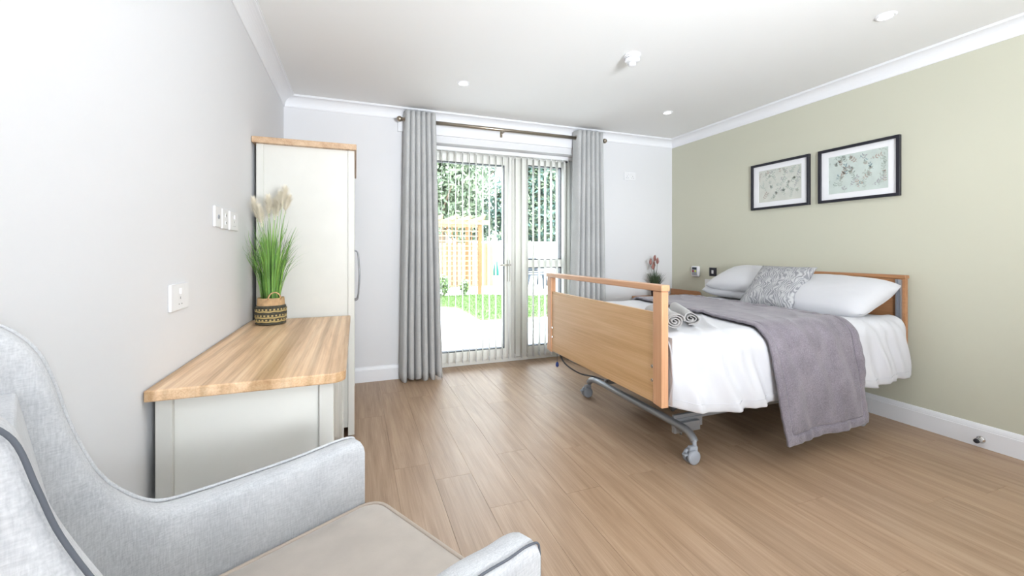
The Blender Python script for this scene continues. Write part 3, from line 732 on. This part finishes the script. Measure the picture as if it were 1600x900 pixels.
# cushion
def cush(w2, d0, d1, z0, z1, name, m, parent, rc=.045):
    bm = B(); poly = []
    for cx, cy, a0 in ((d1-rc, w2-rc, 0), (d0+rc, w2-rc, 90), (d0+rc, -w2+rc, 180), (d1-rc, -w2+rc, 270)):
        for k in range(7): a = math.radians(a0+k*15); poly.append((cx+rc*math.cos(a), cy+rc*math.sin(a)))
    cx0 = (d0+d1)/2; levels = []
    zs = [(z0, .0), (z0+.004, .010), (z0+.02, .018), ((z0+z1)/2, .022), (z1-.02, .018), (z1-.004, .012), (z1, .004)]
    for z, e in zs:
        levels.append([bm.verts.new((x_+(e-.02)*(1 if x_ > cx0 else -1), y_+(e-.02)*(1 if y_ > 0 else -1), z)) for x_, y_ in poly])
    for kk, sc_ in enumerate((.88, .7, .5, .3, .12)):
        zz = z1+.014*(1-sc_**2)**.7
        levels.append([bm.verts.new((cx0+(v.co.x-cx0)*sc_, v.co.y*sc_, zz)) for v in levels[6]])
    for a, b in zip(levels, levels[1:]):
        n = len(a)
        for k in range(n): bm.faces.new((a[k], a[(k+1) % n], b[(k+1) % n], b[k]))
    bm.faces.new(levels[0][::-1]); bm.faces.new(levels[-1])
    for f_ in bm.faces: f_.smooth = True
    o = link(name, bm, m, parent)
    for z in (z1-.002, z0+.002):
        bm = B(); tube(bm, [(x_-.009*(1 if x_ > cx0 else -1), y_-.009*(1 if y_ > 0 else -1), z) for x_, y_ in poly], .0045, 8, closed=True); link('piping', bm, M['piping_b'], o)
    return o
cush(.243, -.43, .034, .395, .497, 'seat_cushion', M['seat'], ch)
for f, l in ((-.03, .26), (-.03, -.26), (-.44, .24), (-.44, -.24)):
    bm = B(); tube(bm, [(f, l, .16), (f*1.02, l*1.02, 0)], [.022, .014], 12); link('leg', bm, M['legwood'], ch)

# ------------------------------------------------------------------ bed
bed = thing('care_bed', 'adjustable double bed with beech footboard on a silver castor frame', 'bed', (2.35, 2.28, 0))
FX, YN, YF = 1.385, 1.634, 2.925
bm = B(); box(bm, FX+.008, FX+.026, YN+.06, YF-.06, .366, .818, .003); fb = put(link('footboard', bm, M['beech'], bed))
for y0 in (YN, YF-.066):
    bm = B(); prism(bm, [(y0, .358), (y0+.066, .358+(.008)), (y0+.066, .925), (y0, .925)], 'X', FX, FX+.042, .005, 3); link('post', bm, M['beech_post'], fb)
bm = B(); box(bm, FX-.006, FX+.046, YN-.006, YF+.006, .925, .957, .006, 3); link('top_rail', bm, M['beech_rail'], fb)
for yy in (YN+.078, YF-.078):
    for zz in (.475, .545) if yy < 2 else (.475, .545):
        bm = B(); lathe(bm, [(.008, -.004), (.0085, -.001), (.0085, .002)], 16, (FX+.008, yy, zz), 'X'); link('bolt', bm, M['chrome'], fb)
HX = 3.285
bm = B(); box(bm, HX, HX+.028, 1.612, 2.905, .455, .945, .003); hb = put(link('headboard', bm, M['headb'], bed))
bm = B(); box(bm, HX-.008, HX+.034, 1.606, 2.911, .945, .969, .006, 3); link('top_rail', bm, M['headb'], hb)
for y0 in (1.628, 2.868):
    bm = B(); box(bm, HX-.018, HX-.001, y0, y0+.008, .52, .94, .001); box(bm, HX-.018, HX-.001, y0+.022, y0+.030, .52, .94, .001); box(bm, HX-.006, HX-.001, y0+.008, y0+.022, .52, .94); link('side_channel', bm, M['alu'], hb)
    bm = B(); box(bm, HX-.024, HX-.001, y0-.006, y0+.036, .488, .518, .003); link('bracket', bm, M['plastic_lg'], hb)
# platform under the mattress
bm = B(); box(bm, 1.44, 3.26, 1.70, 1.74, .40, .45, .004); box(bm, 1.44, 3.26, 2.80, 2.84, .40, .45, .004)
for xx in (1.44, 1.95, 2.45, 2.95, 3.22): box(bm, xx, xx+.04, 1.74, 2.80, .40, .45, .003)
put(link('platform_frame', bm, M['frame_dark'], bed))
bm = B()
for k in range(14):
    xx = 1.46+k*.127; box(bm, xx, xx+.085, 1.72, 2.82, .45, .468, .003)
put(stuff(link('platform_slat', bm, M['frame_metal'], bed)))
def cross(xc, dirx, mat_):
    bm = B()
    pts = catmull([(xc, 1.738, .108), (xc, 1.762, .130), (xc, 1.80, .146), (xc, 1.88, .151), (xc, 2.10, .152), (xc, 2.45, .152), (xc, 2.67, .151), (xc, 2.75, .146), (xc, 2.788, .130), (xc, 2.812, .108)], 5)
    tube(bm, pts, .021, 14); o = put(link('cross_tube', bm, mat_, bed)); return o
cross(1.690, 1, M['frame_metal']); cross(3.06, 1, M['frame_metal'])
bm = B(); box(bm, 1.70, 1.90, 1.895, 1.925, .105, .165, .003); box(bm, 1.70, 3.06, 1.90, 1.92, .150, .185, .003); put(link('long_rail', bm, M['frame_metal'], bed))
bm = B(); box(bm, 1.70, 3.06, 2.60, 2.62, .150, .185, .003); put(link('long_rail', bm, M['frame_metal'], bed))
bm = B(); box(bm, 1.675, 1.86, 1.87, 1.895, .095, .150, .003)
for xx in (1.73, 1.81): lathe(bm, [(.007, -.014), (.007, 0)], 10, (xx, 1.883, .095))
put(link('joint_bracket', bm, M['frame_metal'], bed))
for yy in (2.02, 2.52):
    bm = B()
    tube(bm, [(1.78, yy, .17), (2.35, yy, .41)], .018, 8); tube(bm, [(2.98, yy, .17), (2.45, yy, .41)], .018, 8)
    put(link('lifting_arm', bm, M['frame_dark'], bed))
bm = B(); tube(bm, [(1.85, 2.28, .20), (2.2, 2.28, .28), (2.5, 2.28, .33)], [.03, .03, .018], 12); box(bm, 1.80, 1.95, 2.22, 2.34, .17, .30, .01); put(link('lift_motor', bm, M['frame_dark'], bed))
for xc, yc, lab in ((1.665, 1.735, 1), (1.67, 2.812, 1), (3.045, 1.735, 1), (3.05, 2.812, 1)):
    sg = -1 if yc < 2.2 else 1
    bm = B(); lathe(bm, [(.011, .0), (.011, .05)], 12, (xc+.02, yc, .075)); box(bm, xc-.018, xc+.034, yc-.014, yc+.014, .052, .092, .008)
    cs = put(link('castor', bm, M['plastic_lg'], bed))
    for yo in (-.017, .017):
        bm = B(); lathe(bm, [(.006, -.010), (.030, -.011), (.0375, -.007), (.0375, .007), (.030, .011), (.006, .010)], 28, (xc, yc+yo, .0375), 'Y')
        link('wheel', bm, M['plastic_g'] if yc > 2.2 else M['plastic_lg'], cs)
    bm = B(); box(bm, xc-.055, xc-.03, yc-.012, yc+.012, .045, .058, .004); link('brake_pedal', bm, M['plastic_g'], cs)
# cable hanging at the far foot corner
bm = B(); tube(bm, catmull([(1.50, 2.88, .40), (1.48, 2.90, .34), (1.52, 2.88, .25), (1.60, 2.80, .19), (1.69, 2.72, .175), (1.72, 2.6, .175)], 6), .006, 8); put(link('mains_cable', bm, M['cable'], bed))
bm = B(); tube(bm, catmull([(1.46, 2.90, .37), (1.462, 2.905, .32), (1.463, 2.906, .262)], 4), .0016, 6); pc = put(link('pull_cord', bm, M['cable'], bed))
bm = B(); lathe(bm, [(.004, .265), (.011, .255), (.013, .235), (.006, .225)], 12, (1.463, 2.906, 0)); link('cord_weight', bm, M['blue'], pc)

bm = B(); box(bm, 1.45, 3.26, 1.69, 2.86, .469, .655, .04, 4)
tag(link('mattress', bm, M['mattress'], None, True), 'blue-grey mattress under the white duvet on the bed platform', 'mattress')

# bedding follows one cross-section over the mattress
R_ = .10; YA, YB, ZT_ = 1.575, 2.985, .712
def sect(s, off, xx):
    ya = YA+.035*max(0, min(1, (1.75-xx)/.33)); ra = R_+off
    y1, y2 = ya+R_, YB-R_; q = math.pi/2*R_; top = y2-y1
    def wr(a): return a
    if s < -q: y, z, n = ya-off, ZT_-R_-(-s-q), Vector((0, -1, 0))
    elif s < 0: a = -s/R_; n = Vector((0, -math.sin(a), math.cos(a))); y, z = y1+n.y*ra, ZT_-R_+n.z*ra
    elif s <= top: y, z, n = y1+s, ZT_+off, Vector((0, 0, 1))
    elif s < top+q: a = (s-top)/R_; n = Vector((0, math.sin(a), math.cos(a))); y, z = y2+n.y*ra, ZT_-R_+n.z*ra
    else: y, z, n = YB+off, ZT_-R_-(s-top-q), Vector((0, 1, 0))
    return Vector((xx, y, z)), n
TOPL = (YB-R_)-(YA+R_); QL = math.pi/2*R_
def wrinkle(xx, s):
    h = 0
    hang = max(0, min(1, (-s)/.25)); hang = max(hang, max(0, min(1, (s-TOPL)/.25)))
    h += .009*noise.noise(Vector((xx*4, s*4, 1)))
    # slanting creases on the near hanging side
    ph = xx*30+s*16+2.5*noise.noise(Vector((xx*2.2, s*3, 5)))
    h += hang*.021*math.sin(ph)*(.4+.6*abs(noise.noise(Vector((xx*3, s*1.5, 9)))*2))
    ph2 = xx*17-s*11+3*noise.noise(Vector((xx*3, s*2, 15)))
    h += .010*(1-hang)*(1-abs(math.sin(ph2)))**2*(noise.noise(Vector((xx*2, s*2, 25)))+.5)
    h += hang*.016*noise.noise(Vector((xx*9, s*2.5, 31)))+hang*.006*math.sin(xx*63+s*22+3*noise.noise(Vector((xx*4, s*4, 8))))
    return h
def duvet_fn(u, v):
    xx = 1.431+u*(3.215-1.431)
    hem = .335+.012*math.sin(xx*6)+.010*noise.noise(Vector((xx*6, 0, 3)))
    if xx < 1.6: hem += (1.6-xx)*.1
    s0 = -QL-(ZT_-R_-hem); s1 = TOPL+QL+(ZT_-R_-.47)
    s = s0+(s1-s0)*v
    e = max(0, (.10-(xx-1.44))/.10); e2 = max(0, (xx-3.10)/.115)
    p_, n = sect(s, 0, xx); p_ += n*wrinkle(xx, s)
    if s < 0 or s > TOPL: p_ += n*(.022*min(1, max(-s, s-TOPL)/.35))*(1-e)
    p_ -= n*.010*e*e; 
    if 0 <= s <= TOPL: p_.z -= .03*e2*e2
    d = min(s-s0, s1-s)
    if d < .014: p_ -= n*.004
    return p_
bm = B(); gridsurf(bm, 190, 210, duvet_fn)
dv = tag(link('duvet', bm, M['duvet'], None, True), 'white cotton duvet draped over the bed, hanging below the mattress', 'duvet'); solid(dv, .018, -1)
bm = B(); gridsurf(bm, 30, 8, lambda u, v: Vector((1.434+.004*math.sin(u*40), YA+.042+u*(YB-YA-.09), .700-.33*v)))
link('end_drop', bm, M['duvet'], dv, True)
# hem seam
bm = B(); tube(bm, [duvet_fn(i/190, .022)+Vector((0, -.0012, 0)) for i in range(2, 189)], .0016, 5); link('hem_seam', bm, M['duvet'], dv)

def throw_fn(u, v):
    # v 0 near hem .. 1 far hem ; u 0 foot-side edge .. 1 head-side edge
    L0 = -QL-(ZT_-R_-.118); L1 = TOPL+QL+.20
    s = L0+(L1-L0)*v
    t = (s-L0)/(L1-L0)
    xl = 2.075-.10*min(1, max(0, (s-L0)/.55))+.22*max(0, s/TOPL)
    xr = 2.700-.015*min(1, (s-L0)/.5)+.03*max(0, s/TOPL)
    if s < -QL: xl += .0; xr += .035*min(1, (-s-QL)/.45)
    xx = xl+(xr-xl)*u
    zh = (.03*u)*max(0, 1-(s-L0)/.3)
    hg = max(0, min(1, -s/.3)); p_, n = sect(s, .012+.014*hg, xx); p_ += n*wrinkle(xx, s)*(1-.65*hg)
    if s < 0 or s > TOPL: p_ += n*(.022*min(1, max(-s, s-TOPL)/.35))
    if s < -.25: p_ += n*(.008*math.sin(u*9+1)*min(1, (-s-.25)/.3))
    p_.z += zh
    W_ = xr-xl; de = min(u*W_, (1-u)*W_, (s-L0), (L1-s))
    p_ += n*.008*(1-math.exp(-((de-.048)/.007)**2)) - n*.005
    if de < .048: p_ += n*.003*math.sin(min(1, de/.048)*math.pi)+n*.0015*math.sin((s*90 if min(u*W_, (1-u)*W_) < .048 else xx*90))
    return p_
bm = B(); gridsurf(bm, 130, 260, throw_fn)
tw = tag(link('bed_throw', bm, M['throw'], None, True), 'mauve grey quilted throw laid across the bed, hanging nearly to the floor', 'throw'); solid(tw, .014, 1)

# pillows
def pillow(name, label, cat, W, D, T, loc, rot, m, group=None, pinch=.06, n=30, seed=0, ears=0, ridge=None):
    bm = B()
    for sgn in (1, -1):
        def fn(u, v):
            a, b = u*2-1, v*2-1
            pin = 1-pinch*(1-abs(b)**2)*abs(a)**6; pin2 = 1-pinch*(1-abs(a)**2)*abs(b)**6
            th = T/2*max(0, (1-abs(a)**3.4))**.6*max(0, (1-abs(b)**3.0))**.6
            th *= 1+.10*noise.noise(Vector((a*1.7, b*1.7, seed)))
            th += .004*noise.noise(Vector((a*5, b*5, seed+3)))*(1-abs(a)**4)*(1-abs(b)**4)
            if not ears: pin *= 1-.07*abs(b)**7; pin2 *= 1-.10*abs(a)**7
            return Vector((a*W/2*pin, b*D/2*pin2, sgn*th))
        t = B(); gridsurf(t, n, n, fn)
        if sgn < 0: bmesh.ops.reverse_faces(t, faces=t.faces)
        merge(bm, t)
    bmesh.ops.remove_doubles(bm, verts=bm.verts, dist=.0004)
    for f in bm.faces: f.smooth = True
    o = link(name, bm, m, None, False, loc=loc); o.rotation_euler = rot
    tag(o, label, cat, group)
    return o
# local x = across the bed (world Y), local y = up the slope
def lean(tilt, twist=0, roll=0): return (Matrix.Rotation(math.radians(-90+twist), 3, 'Z') @ Matrix.Rotation(math.radians(tilt), 3, 'X')).to_euler()
pillow('pillow', 'white pillow leaning on the headboard at the near side, behind the cushion', 'pillow', .72, .46, .19, (3.045, 1.945, .822), lean(24, -2), M['duvet'], 'white bed pillows', seed=2)
pillow('pillow', 'white pillow lying flat at the far side under another pillow', 'pillow', .60, .36, .13, (3.095, 2.655, .792), lean(6, 0), M['duvet'], 'white bed pillows', seed=5)
pillow('pillow', 'white pillow leaning on the headboard at the far side, topmost of its two', 'pillow', .64, .42, .15, (3.085, 2.570, .892), lean(22, 0), M['duvet'], 'white bed pillows', seed=8)
cu = pillow('cushion', 'square grey cushion with a leaf pattern leaning between the white pillows', 'cushion', .41, .42, .13, (2.925, 2.215, .862), lean(44, 4), M['damask'], seed=11, pinch=.10, ears=1)

# two rolled towels lying side by side on the bed, their spiral ends towards the near side
def towel_roll(name, label, loc, ang, L, R0, turns, seed):
    bm = B(); N = 120; th = .0060
    def P(t, off, xx):
        a = t*turns*math.tau+1.2; r = .001+(R0-.001-th)*t+off+.0025*math.sin(a*3+seed)*t
        jit = .003*noise.noise(Vector((t*9, xx*4, seed)))
        return Vector((xx, (r+jit)*math.cos(a)*1.13, (r+jit)*math.sin(a)*.88))
    M_ = 14; O = []; I = []
    for k in range(M_+1):
        xx = L*k/M_
        O.append([bm.verts.new(P(i/N, th, xx+(.006*math.sin(i*.21) if k in (0, M_) else 0))) for i in range(N+1)])
        I.append([bm.verts.new(P(i/N, 0, xx+(.006*math.sin(i*.21) if k in (0, M_) else 0))) for i in range(N+1)])
    for k in range(M_):
        for i in range(N):
            for S in (O, I):
                f = bm.faces.new((S[k][i], S[k+1][i], S[k+1][i+1], S[k][i+1])); f.smooth = True
        for i in (0, N): bm.faces.new((O[k][i], O[k+1][i], I[k+1][i], I[k][i]))
    for k in (0, M_):
        for i in range(N): bm.faces.new((O[k][i], O[k][i+1], I[k][i+1], I[k][i]))
    bmesh.ops.recalc_face_normals(bm, faces=bm.faces)
    o = link(name, bm, M['towel'], loc=loc); o.rotation_euler = (0, 0, math.radians(ang)); return tag(o, label, 'towel', 'rolled towels on the bed')
towel_roll('rolled_towel', 'grey terry towel rolled up, spiral end showing beside the footboard post', (1.515, 1.690, .765), 66, .40, .047, 3.3, 1)
towel_roll('rolled_towel', 'grey terry towel rolled up, the one lying nearer the mauve throw', (1.690, 1.765, .760), 58, .46, .042, 2.6, 4)

# ------------------------------------------------------------------ bedside cabinet
bc = thing('bedside_cabinet', 'oak bedside cabinet with raised back edge in the corner beyond the bed', 'cabinet', (3.08, 3.55, 0))
bm = B(); box(bm, 2.80, 3.342, 3.345, 3.775, .615, .640, .006, 3); put(link('top_board', bm, M['headb'], bc))
bm = B(); poly = [(3.345, .640), (3.775, .640), (3.775, .705), (3.375, .705), (3.352, .695), (3.345, .675)]
prism(bm, poly, 'X', 3.322, 3.342, .003); put(link('upstand', bm, M['headb'], bc))
bm = B(); box(bm, 2.84, 3.335, 3.355, 3.765, .05, .615, .003); put(link('body', bm, M['headb'], bc))
for k in range(2):
    bm = B(); box(bm, 2.822, 2.839, 3.362, 3.758, .07+k*.27, .33+k*.27, .003); d_ = put(link('drawer', bm, M['headb'], bc))
    bm = B(); tube(bm, [(2.822, 3.50, .22+k*.27), (2.80, 3.51, .22+k*.27), (2.80, 3.61, .22+k*.27), (2.822, 3.62, .22+k*.27)], .004, 8); link('handle', bm, M['steel'], d_)
t = thing('remote_handset', 'small white rounded handset lying on the bedside cabinet', 'handset', (3.13, 3.50, .6405), math.radians(20))
bm = B(); box(bm, -.075, .075, -.032, .032, 0, .022, .009, 3); hs_ = link('casing', bm, M['plastic_w'], t, True)
bm = B(); box(bm, -.05, .03, -.018, .018, .021, .0235, .001); link('keypad', bm, M['plastic_lg'], t)
fp = thing('potted_flowers', 'small pink-flowered spiky plant in a black pot on the bedside cabinet', 'plant', (3.01, 3.66, .6405))
bm = B(); lathe(bm, [(.030, 0), (.034, .004), (.046, .085), (.049, .087), (.049, .096), (.045, .096), (.044, .08)], 28, close=False); lathe(bm, [(.001, .001), (.030, .001)], 28, close=False); lathe(bm, [(.001, .08), (.044, .08)], 28, close=False); link('pot', bm, M['black'], fp)
rnd = random.Random(9)
bm = B(); blades(bm, 190, .23, .12, .035, .0036, rnd, droop=.8, mi=(0,))
for v in bm.verts: v.co.z += .08
stuff(link('foliage', bm, M['pine'], fp))
for k, (ax, ay, hh) in enumerate(((-.048, .01, .41), (.0, .0, .45), (.018, -.02, .42), (.012, .03, .38), (-.03, -.01, .36))):
    bm = B(); tube(bm, catmull([(ax*.15, ay*.15, .08), (ax*.5, ay*.5, .2), (ax, ay, hh-.06)], 4), .0022, 5); st = link('stem', bm, M['pine'], fp)
    bm = B(); lathe(bm, [(.003, 0), (.012, .012), (.015, .03), (.011, .05), (.003, .066)], 10, (ax, ay, hh-.075))
    for q in range(60):
        a = rnd.uniform(0, math.tau); z = rnd.uniform(.0, .062); rr = .017*math.sin((z+.01)/.075*math.pi)+.004; c = Vector((ax+math.cos(a)*rr*.5, ay+math.sin(a)*rr*.5, hh-.075+z)); e_ = c+Vector((math.cos(a)*rr*.9, math.sin(a)*rr*.9, .012)); s_ = Vector((-math.sin(a), math.cos(a), 0))*.003
        bm.faces.new([bm.verts.new(c-s_), bm.verts.new(c+s_), bm.verts.new(e_)])
    link('flower_head', bm, M['heather'], st)

# ------------------------------------------------------------------ garden
GZ = -.10
bm = B(); box(bm, -25, 40, 4.1, 60, GZ-.2, GZ-.012); struct(link('ground_soil', bm, M['joint']))
pv = struct(bpy.data.objects.new('patio', None)); COL.objects.link(pv)
sl = None
def slab(x, y, sx, sy):
    bm = B(); box(bm, 0, sx-.008, 0, sy-.008, GZ-.04, GZ, .003, 1); me = bpy.data.meshes.new('paving_slab'); bm.to_mesh(me); bm.free(); me.materials.append(M['paving']); return me
s1 = slab(0, 0, .6, .6); s2 = slab(0, 0, .9, .6)
for j in range(5):
    xx = -1.2+(.3 if j % 2 else 0)
    while xx < 6:
        big = (int(xx*10)+j) % 3 == 0
        o = bpy.data.objects.new('paving_slab', s2 if big else s1); COL.objects.link(o); o.parent = pv; o.location = (xx, 4.11+j*.6, 0); xx += .9 if big else .6
bm = B(); box(bm, -25, 40, 7.09, 60, GZ-.05, GZ-.002); struct(link('garden_path', bm, M['paving']))
bm = B(); box(bm, -25, -1.2, 4.11, 7.09, GZ-.05, GZ-.002); box(bm, 6.9, 40, 4.11, 7.09, GZ-.05, GZ-.002); struct(link('garden_path', bm, M['paving']))
poly = [(2.07, 7.12), (9, 6.95), (9, 10.4), (4.4, 10.6), (3.3, 11.3), (-4, 11.6), (-4, 9.25), (1.8, 9.15), (2.07, 8.85)]
bm = B(); prism(bm, poly, 'Z', GZ-.01, GZ+.012)
rnd = random.Random(1)
def inside(x_, y_):
    c = False
    for i in range(len(poly)):
        (xa, ya), (xb, yb) = poly[i], poly[i-1]
        if (ya > y_) != (yb > y_) and x_ < (xb-xa)*(y_-ya)/(yb-ya)+xa: c = not c
    return c
for q in range(26000):
    x_, y_ = rnd.uniform(.5, 7), rnd.uniform(6.9, 11.6)
    if not inside(x_, y_): continue
    a = rnd.uniform(0, 3.14); dx, dy = math.cos(a)*.008, math.sin(a)*.008
    bm.faces.new([bm.verts.new((x_-dx, y_-dy, GZ+.01)), bm.verts.new((x_+dx, y_+dy, GZ+.01)), bm.verts.new((x_+rnd.uniform(-.02, .02), y_+rnd.uniform(-.02, .02), GZ+.01+rnd.uniform(.02, .05)))])
lw = stuff(link('lawn', bm, M['lawn'])); lw['label'] = 'bright green lawn beyond the patio outside the glazed door'; lw['category'] = 'lawn'

# pergola with trellis
pg = thing('pergola', 'timber pergola with square trellis and shaped rafters across the lawn', 'pergola', (2.2, 11.5, GZ))
PX0, PX1, PYf, PYb, PT = 1.0, 3.37, 11.45, 12.9, 1.90
for xx, yy in ((PX0, PYf), (PX1-.10, PYf), (PX0, PYb), (PX1-.10, PYb)):
    bm = B(); box(bm, xx, xx+.10, yy, yy+.10, GZ, PT, .004); put(link('post', bm, M['timber'], pg))
for yy in (PYf-.03, PYb+.08):
    bm = B(); box(bm, PX0-.25, PX1+.2, yy, yy+.05, PT-.02, PT+.11, .004); put(link('beam', bm, M['timber_p'], pg))
for k in range(7):
    xx = PX0-.05+k*.385
    bm = B(); prism(bm, [(PYf-.55, PT+.17), (PYf-.55, PT+.20), (PYb+.5, PT+.20), (PYb+.5, PT+.15), (PYb+.38, PT+.08), (PYf-.42, PT+.08), (PYf-.50, PT+.11)], 'X', xx, xx+.05, .003); put(link('rafter', bm, M['timber_p'], pg))
tx = PX0+.10; k = 0
while tx < PX1-.11:
    bm = B(); box(bm, tx, tx+.034, PYf+.04, PYf+.055, .12, PT-.03); put(link('lath', bm, M['timber_d'], pg)); tx += .14
tz = .14
while tz < PT-.05:
    bm = B(); box(bm, PX0+.1, PX1-.1, PYf+.025, PYf+.04, tz, tz+.034); put(link('lath', bm, M['timber_p'], pg)); tz += .14
# board fence behind
fn_ = thing('garden_fence', 'pale boarded timber fence behind the pergola', 'fence', (2, 14.2, GZ))
fm = None
for k in range(47):
    xx = -1.6+k*.132
    if fm is None:
        bm = B(); box(bm, 0, .128, 0, .02, GZ, 1.42, .002, 1); fm = link('board', bm, M['timber_p'], fn_); o = fm
    else: o = fm.copy(); COL.objects.link(o)
    o.location = (xx-2, 0, -GZ)
for k in range(4):
    bm = B(); box(bm, -1.65+k*2.0, -1.55+k*2.0, 14.1, 14.2, GZ, 1.5, .003); put(link('post', bm, M['timber_p'], fn_))
# white wall far away
bm = B(); box(bm, 4.7, 30, 18.0, 18.2, GZ, 1.52); box(bm, 4.65, 30, 17.96, 18.24, 1.52, 1.58, .01)
tag(link('garden_wall', bm, M['render']), 'white rendered garden wall beneath the trees', 'wall')
# teal folded parasol
pa = thing('folded_parasol', 'small teal folded parasol standing near the end of the pergola', 'parasol', (4.77, 14.4, GZ))
bm = B(); lathe(bm, [(.16, 0), (.16, .04), (.03, .05)], 20); link('base', bm, M['render'], pa)
bm = B(); lathe(bm, [(.018, .04), (.018, 1.1)], 10); link('pole', bm, M['render'], pa)
bm = B()
pr_ = [(.10, .35), (.12, .40), (.09, .62), (.05, .85), (.015, 1.06)]; rg = []
for r0, z in pr_: rg.append([bm.verts.new(((r0*(1 if k % 2 else .72))*math.cos(k/16*math.tau), (r0*(1 if k % 2 else .72))*math.sin(k/16*math.tau), z)) for k in range(16)])
for a, b in zip(rg, rg[1:]):
    for k in range(16): bm.faces.new((a[k], a[(k+1) % 16], b[(k+1) % 16], b[k]))
link('canopy', bm, M['teal'], pa)
# garden furniture
def gchair():
    t = thing('garden_chair', '', 'chair', (0, 0, 0), 0, 'dark metal chairs on the far patio'); t.scale = (1.12, 1.12, 1.12)
    bm = B(); box(bm, -.23, .23, -.22, .22, .41, .435, .008); link('seat', bm, M['rattan'], t)
    bm = B(); gridsurf(bm, 6, 6, lambda u, v: Vector(((u-.5)*.44, .22+.10*v, .45+.43*v))); solid(link('backrest', bm, M['rattan'], t), .02)
    for sx in (-.23, .23):
        for a, b in (((sx, -.20, .42), (sx*1.1, -.24, 0)), ((sx, .20, .42), (sx*1.1, .30, 0))):
            bm = B(); tube(bm, [a, b], .030, 8); link('leg', bm, M['rattan'], t)
        bm = B(); tube(bm, [(sx, -.20, .42), (sx*1.05, -.22, .62), (sx*1.05, .1, .64), (sx, .27, .66)], .015, 8); link('armrest', bm, M['rattan'], t)
    return t
g0 = gchair(); g0.location = (5.40, 12.2, GZ); g0.rotation_euler = (0, 0, math.radians(70)); g0['label'] = 'dark garden chair at the patio table, the one nearest the door mullion'
dup(g0, (6.05, 13.7, GZ), math.radians(10), 'dark garden chair behind the garden table, seen beside the curtain')
dup(g0, (6.55, 11.45, GZ), math.radians(200), 'dark garden chair on the near side of the garden table')
tb = thing('garden_table', 'dark metal garden table among the garden chairs beyond the lawn', 'table', (6.40, 12.62, GZ))
bm = B(); lathe(bm, [(.42, .70), (.45, .70), (.45, .73), (.001, .73)], 32, close=False); lathe(bm, [(.001, .70), (.42, .70)], 32, close=False); link('tabletop', bm, M['rattan'], tb)
for k in range(4):
    a = k*math.pi/2+.5; bm = B(); tube(bm, [(.12*math.cos(a), .12*math.sin(a), .70), (.34*math.cos(a), .34*math.sin(a), 0)], .016, 8); link('leg', bm, M['rattan'], tb)

# trees and shrubs
def leafcloud(bm, c, rad, n, sz, rnd, mis):
    for q in range(n):
        d = Vector((rnd.gauss(0, 1), rnd.gauss(0, 1), rnd.gauss(0, 1))).normalized(); r = rnd.random()**.35
        lump = .78+.35*noise.noise(d*2.2+Vector(c))
        p_ = Vector((c[0]+d.x*rad[0]*r*lump, c[1]+d.y*rad[1]*r*lump, c[2]+d.z*rad[2]*r*lump))
        a = Vector((rnd.gauss(0, 1), rnd.gauss(0, 1), rnd.gauss(0, 1))).normalized(); b = a.orthogonal().normalized()*sz*rnd.uniform(.3, .5); a = a*sz*rnd.uniform(.6, 1.1)
        f = bm.faces.new([bm.verts.new(p_-a), bm.verts.new(p_+b), bm.verts.new(p_+a), bm.verts.new(p_-b)]); f.material_index = rnd.choice(mis)
def tree(label, x, y, h, rad, n, seed, mis, sz=.17):
    rnd = random.Random(seed)
    t = thing('garden_tree', label, 'tree', (x, y, GZ), 0, 'trees at the end of the garden')
    bm = B(); tube(bm, catmull([(0, 0, 0), (.1, 0, h*.25), (-.05, .1, h*.5), (.05, 0, h*.8)], 4), [.22-.16*i/12 for i in range(13)], 10)
    for k in range(6):
        a = rnd.uniform(0, 6.28); z = h*rnd.uniform(.25, .6); tube(bm, [(0, 0, z), (math.cos(a)*rad[0]*.35, math.sin(a)*rad[1]*.35, z+.8), (math.cos(a)*rad[0]*.7, math.sin(a)*rad[1]*.7, z+1.4)], [.08, .05, .02], 6)
    link('trunk', bm, M['bark'], t)
    bm = B()
    for k in range(9):
        a = rnd.uniform(0, 6.28); rr = rnd.random()**.5
        leafcloud(bm, (math.cos(a)*rad[0]*.55*rr, math.sin(a)*rad[1]*.4*rr, h*.56+rnd.uniform(-1, 1)*rad[2]*.5), (rad[0]*.55, rad[1]*.55, rad[2]*.5), n//9, sz, rnd, mis)
    stuff(link('crown', bm, [M['leaf'], M['leaf2'], M['leaf3']], t))
    return t
tree('light green tree above the boarded fence, seen beside the grey curtain', 3.6, 19.0, 7.6, (3.0, 2.4, 4.4), 14000, 1, (0, 1, 1))
tree('mixed green tree behind the pergola, second from the grey curtain', 6.4, 24.2, 8.8, (3.0, 2.4, 4.6), 14000, 2, (0, 1, 1, 2))
tree('darker blue-green tree above the white wall beside the door mullion', 8.4, 19.5, 7.8, (2.8, 2.2, 4.4), 14000, 3, (0, 2, 2, 1))
tree('blue-green tree above the white wall beyond the side pane', 11.6, 24.6, 8.8, (3.0, 2.4, 4.4), 14000, 4, (0, 2, 1))
tree('tall green tree at the end of the garden, hidden mostly by curtain', 14.2, 19.6, 8.6, (3.2, 2.4, 4.8), 9000, 6, (0, 1))
tree('pale green tree at the garden end behind the curtain', .9, 24.2, 8.4, (2.8, 2.4, 4.4), 9000, 7, (0, 1))
def shrub(label, x, y, r, h, seed):
    rnd = random.Random(seed); bm = B(); leafcloud(bm, (0, 0, h*.5), (r, r, h*.55), 500, .05, rnd, (0, 1))
    tube(bm, [(0, 0, 0), (0, 0, h*.5)], .02, 6, mi=2)
    o = link('garden_shrub', bm, [M['leaf2'], M['lawn'], M['bark']], loc=(x, y, GZ)); stuff(o); tag(o, label, 'shrub')
shrub('small leafy green shrub at the foot of the trellis', 2.22, 11.15, .20, .62, 21)
shrub('thin green shrub climbing before the middle of the trellis', 2.80, 11.2, .14, .5, 22)
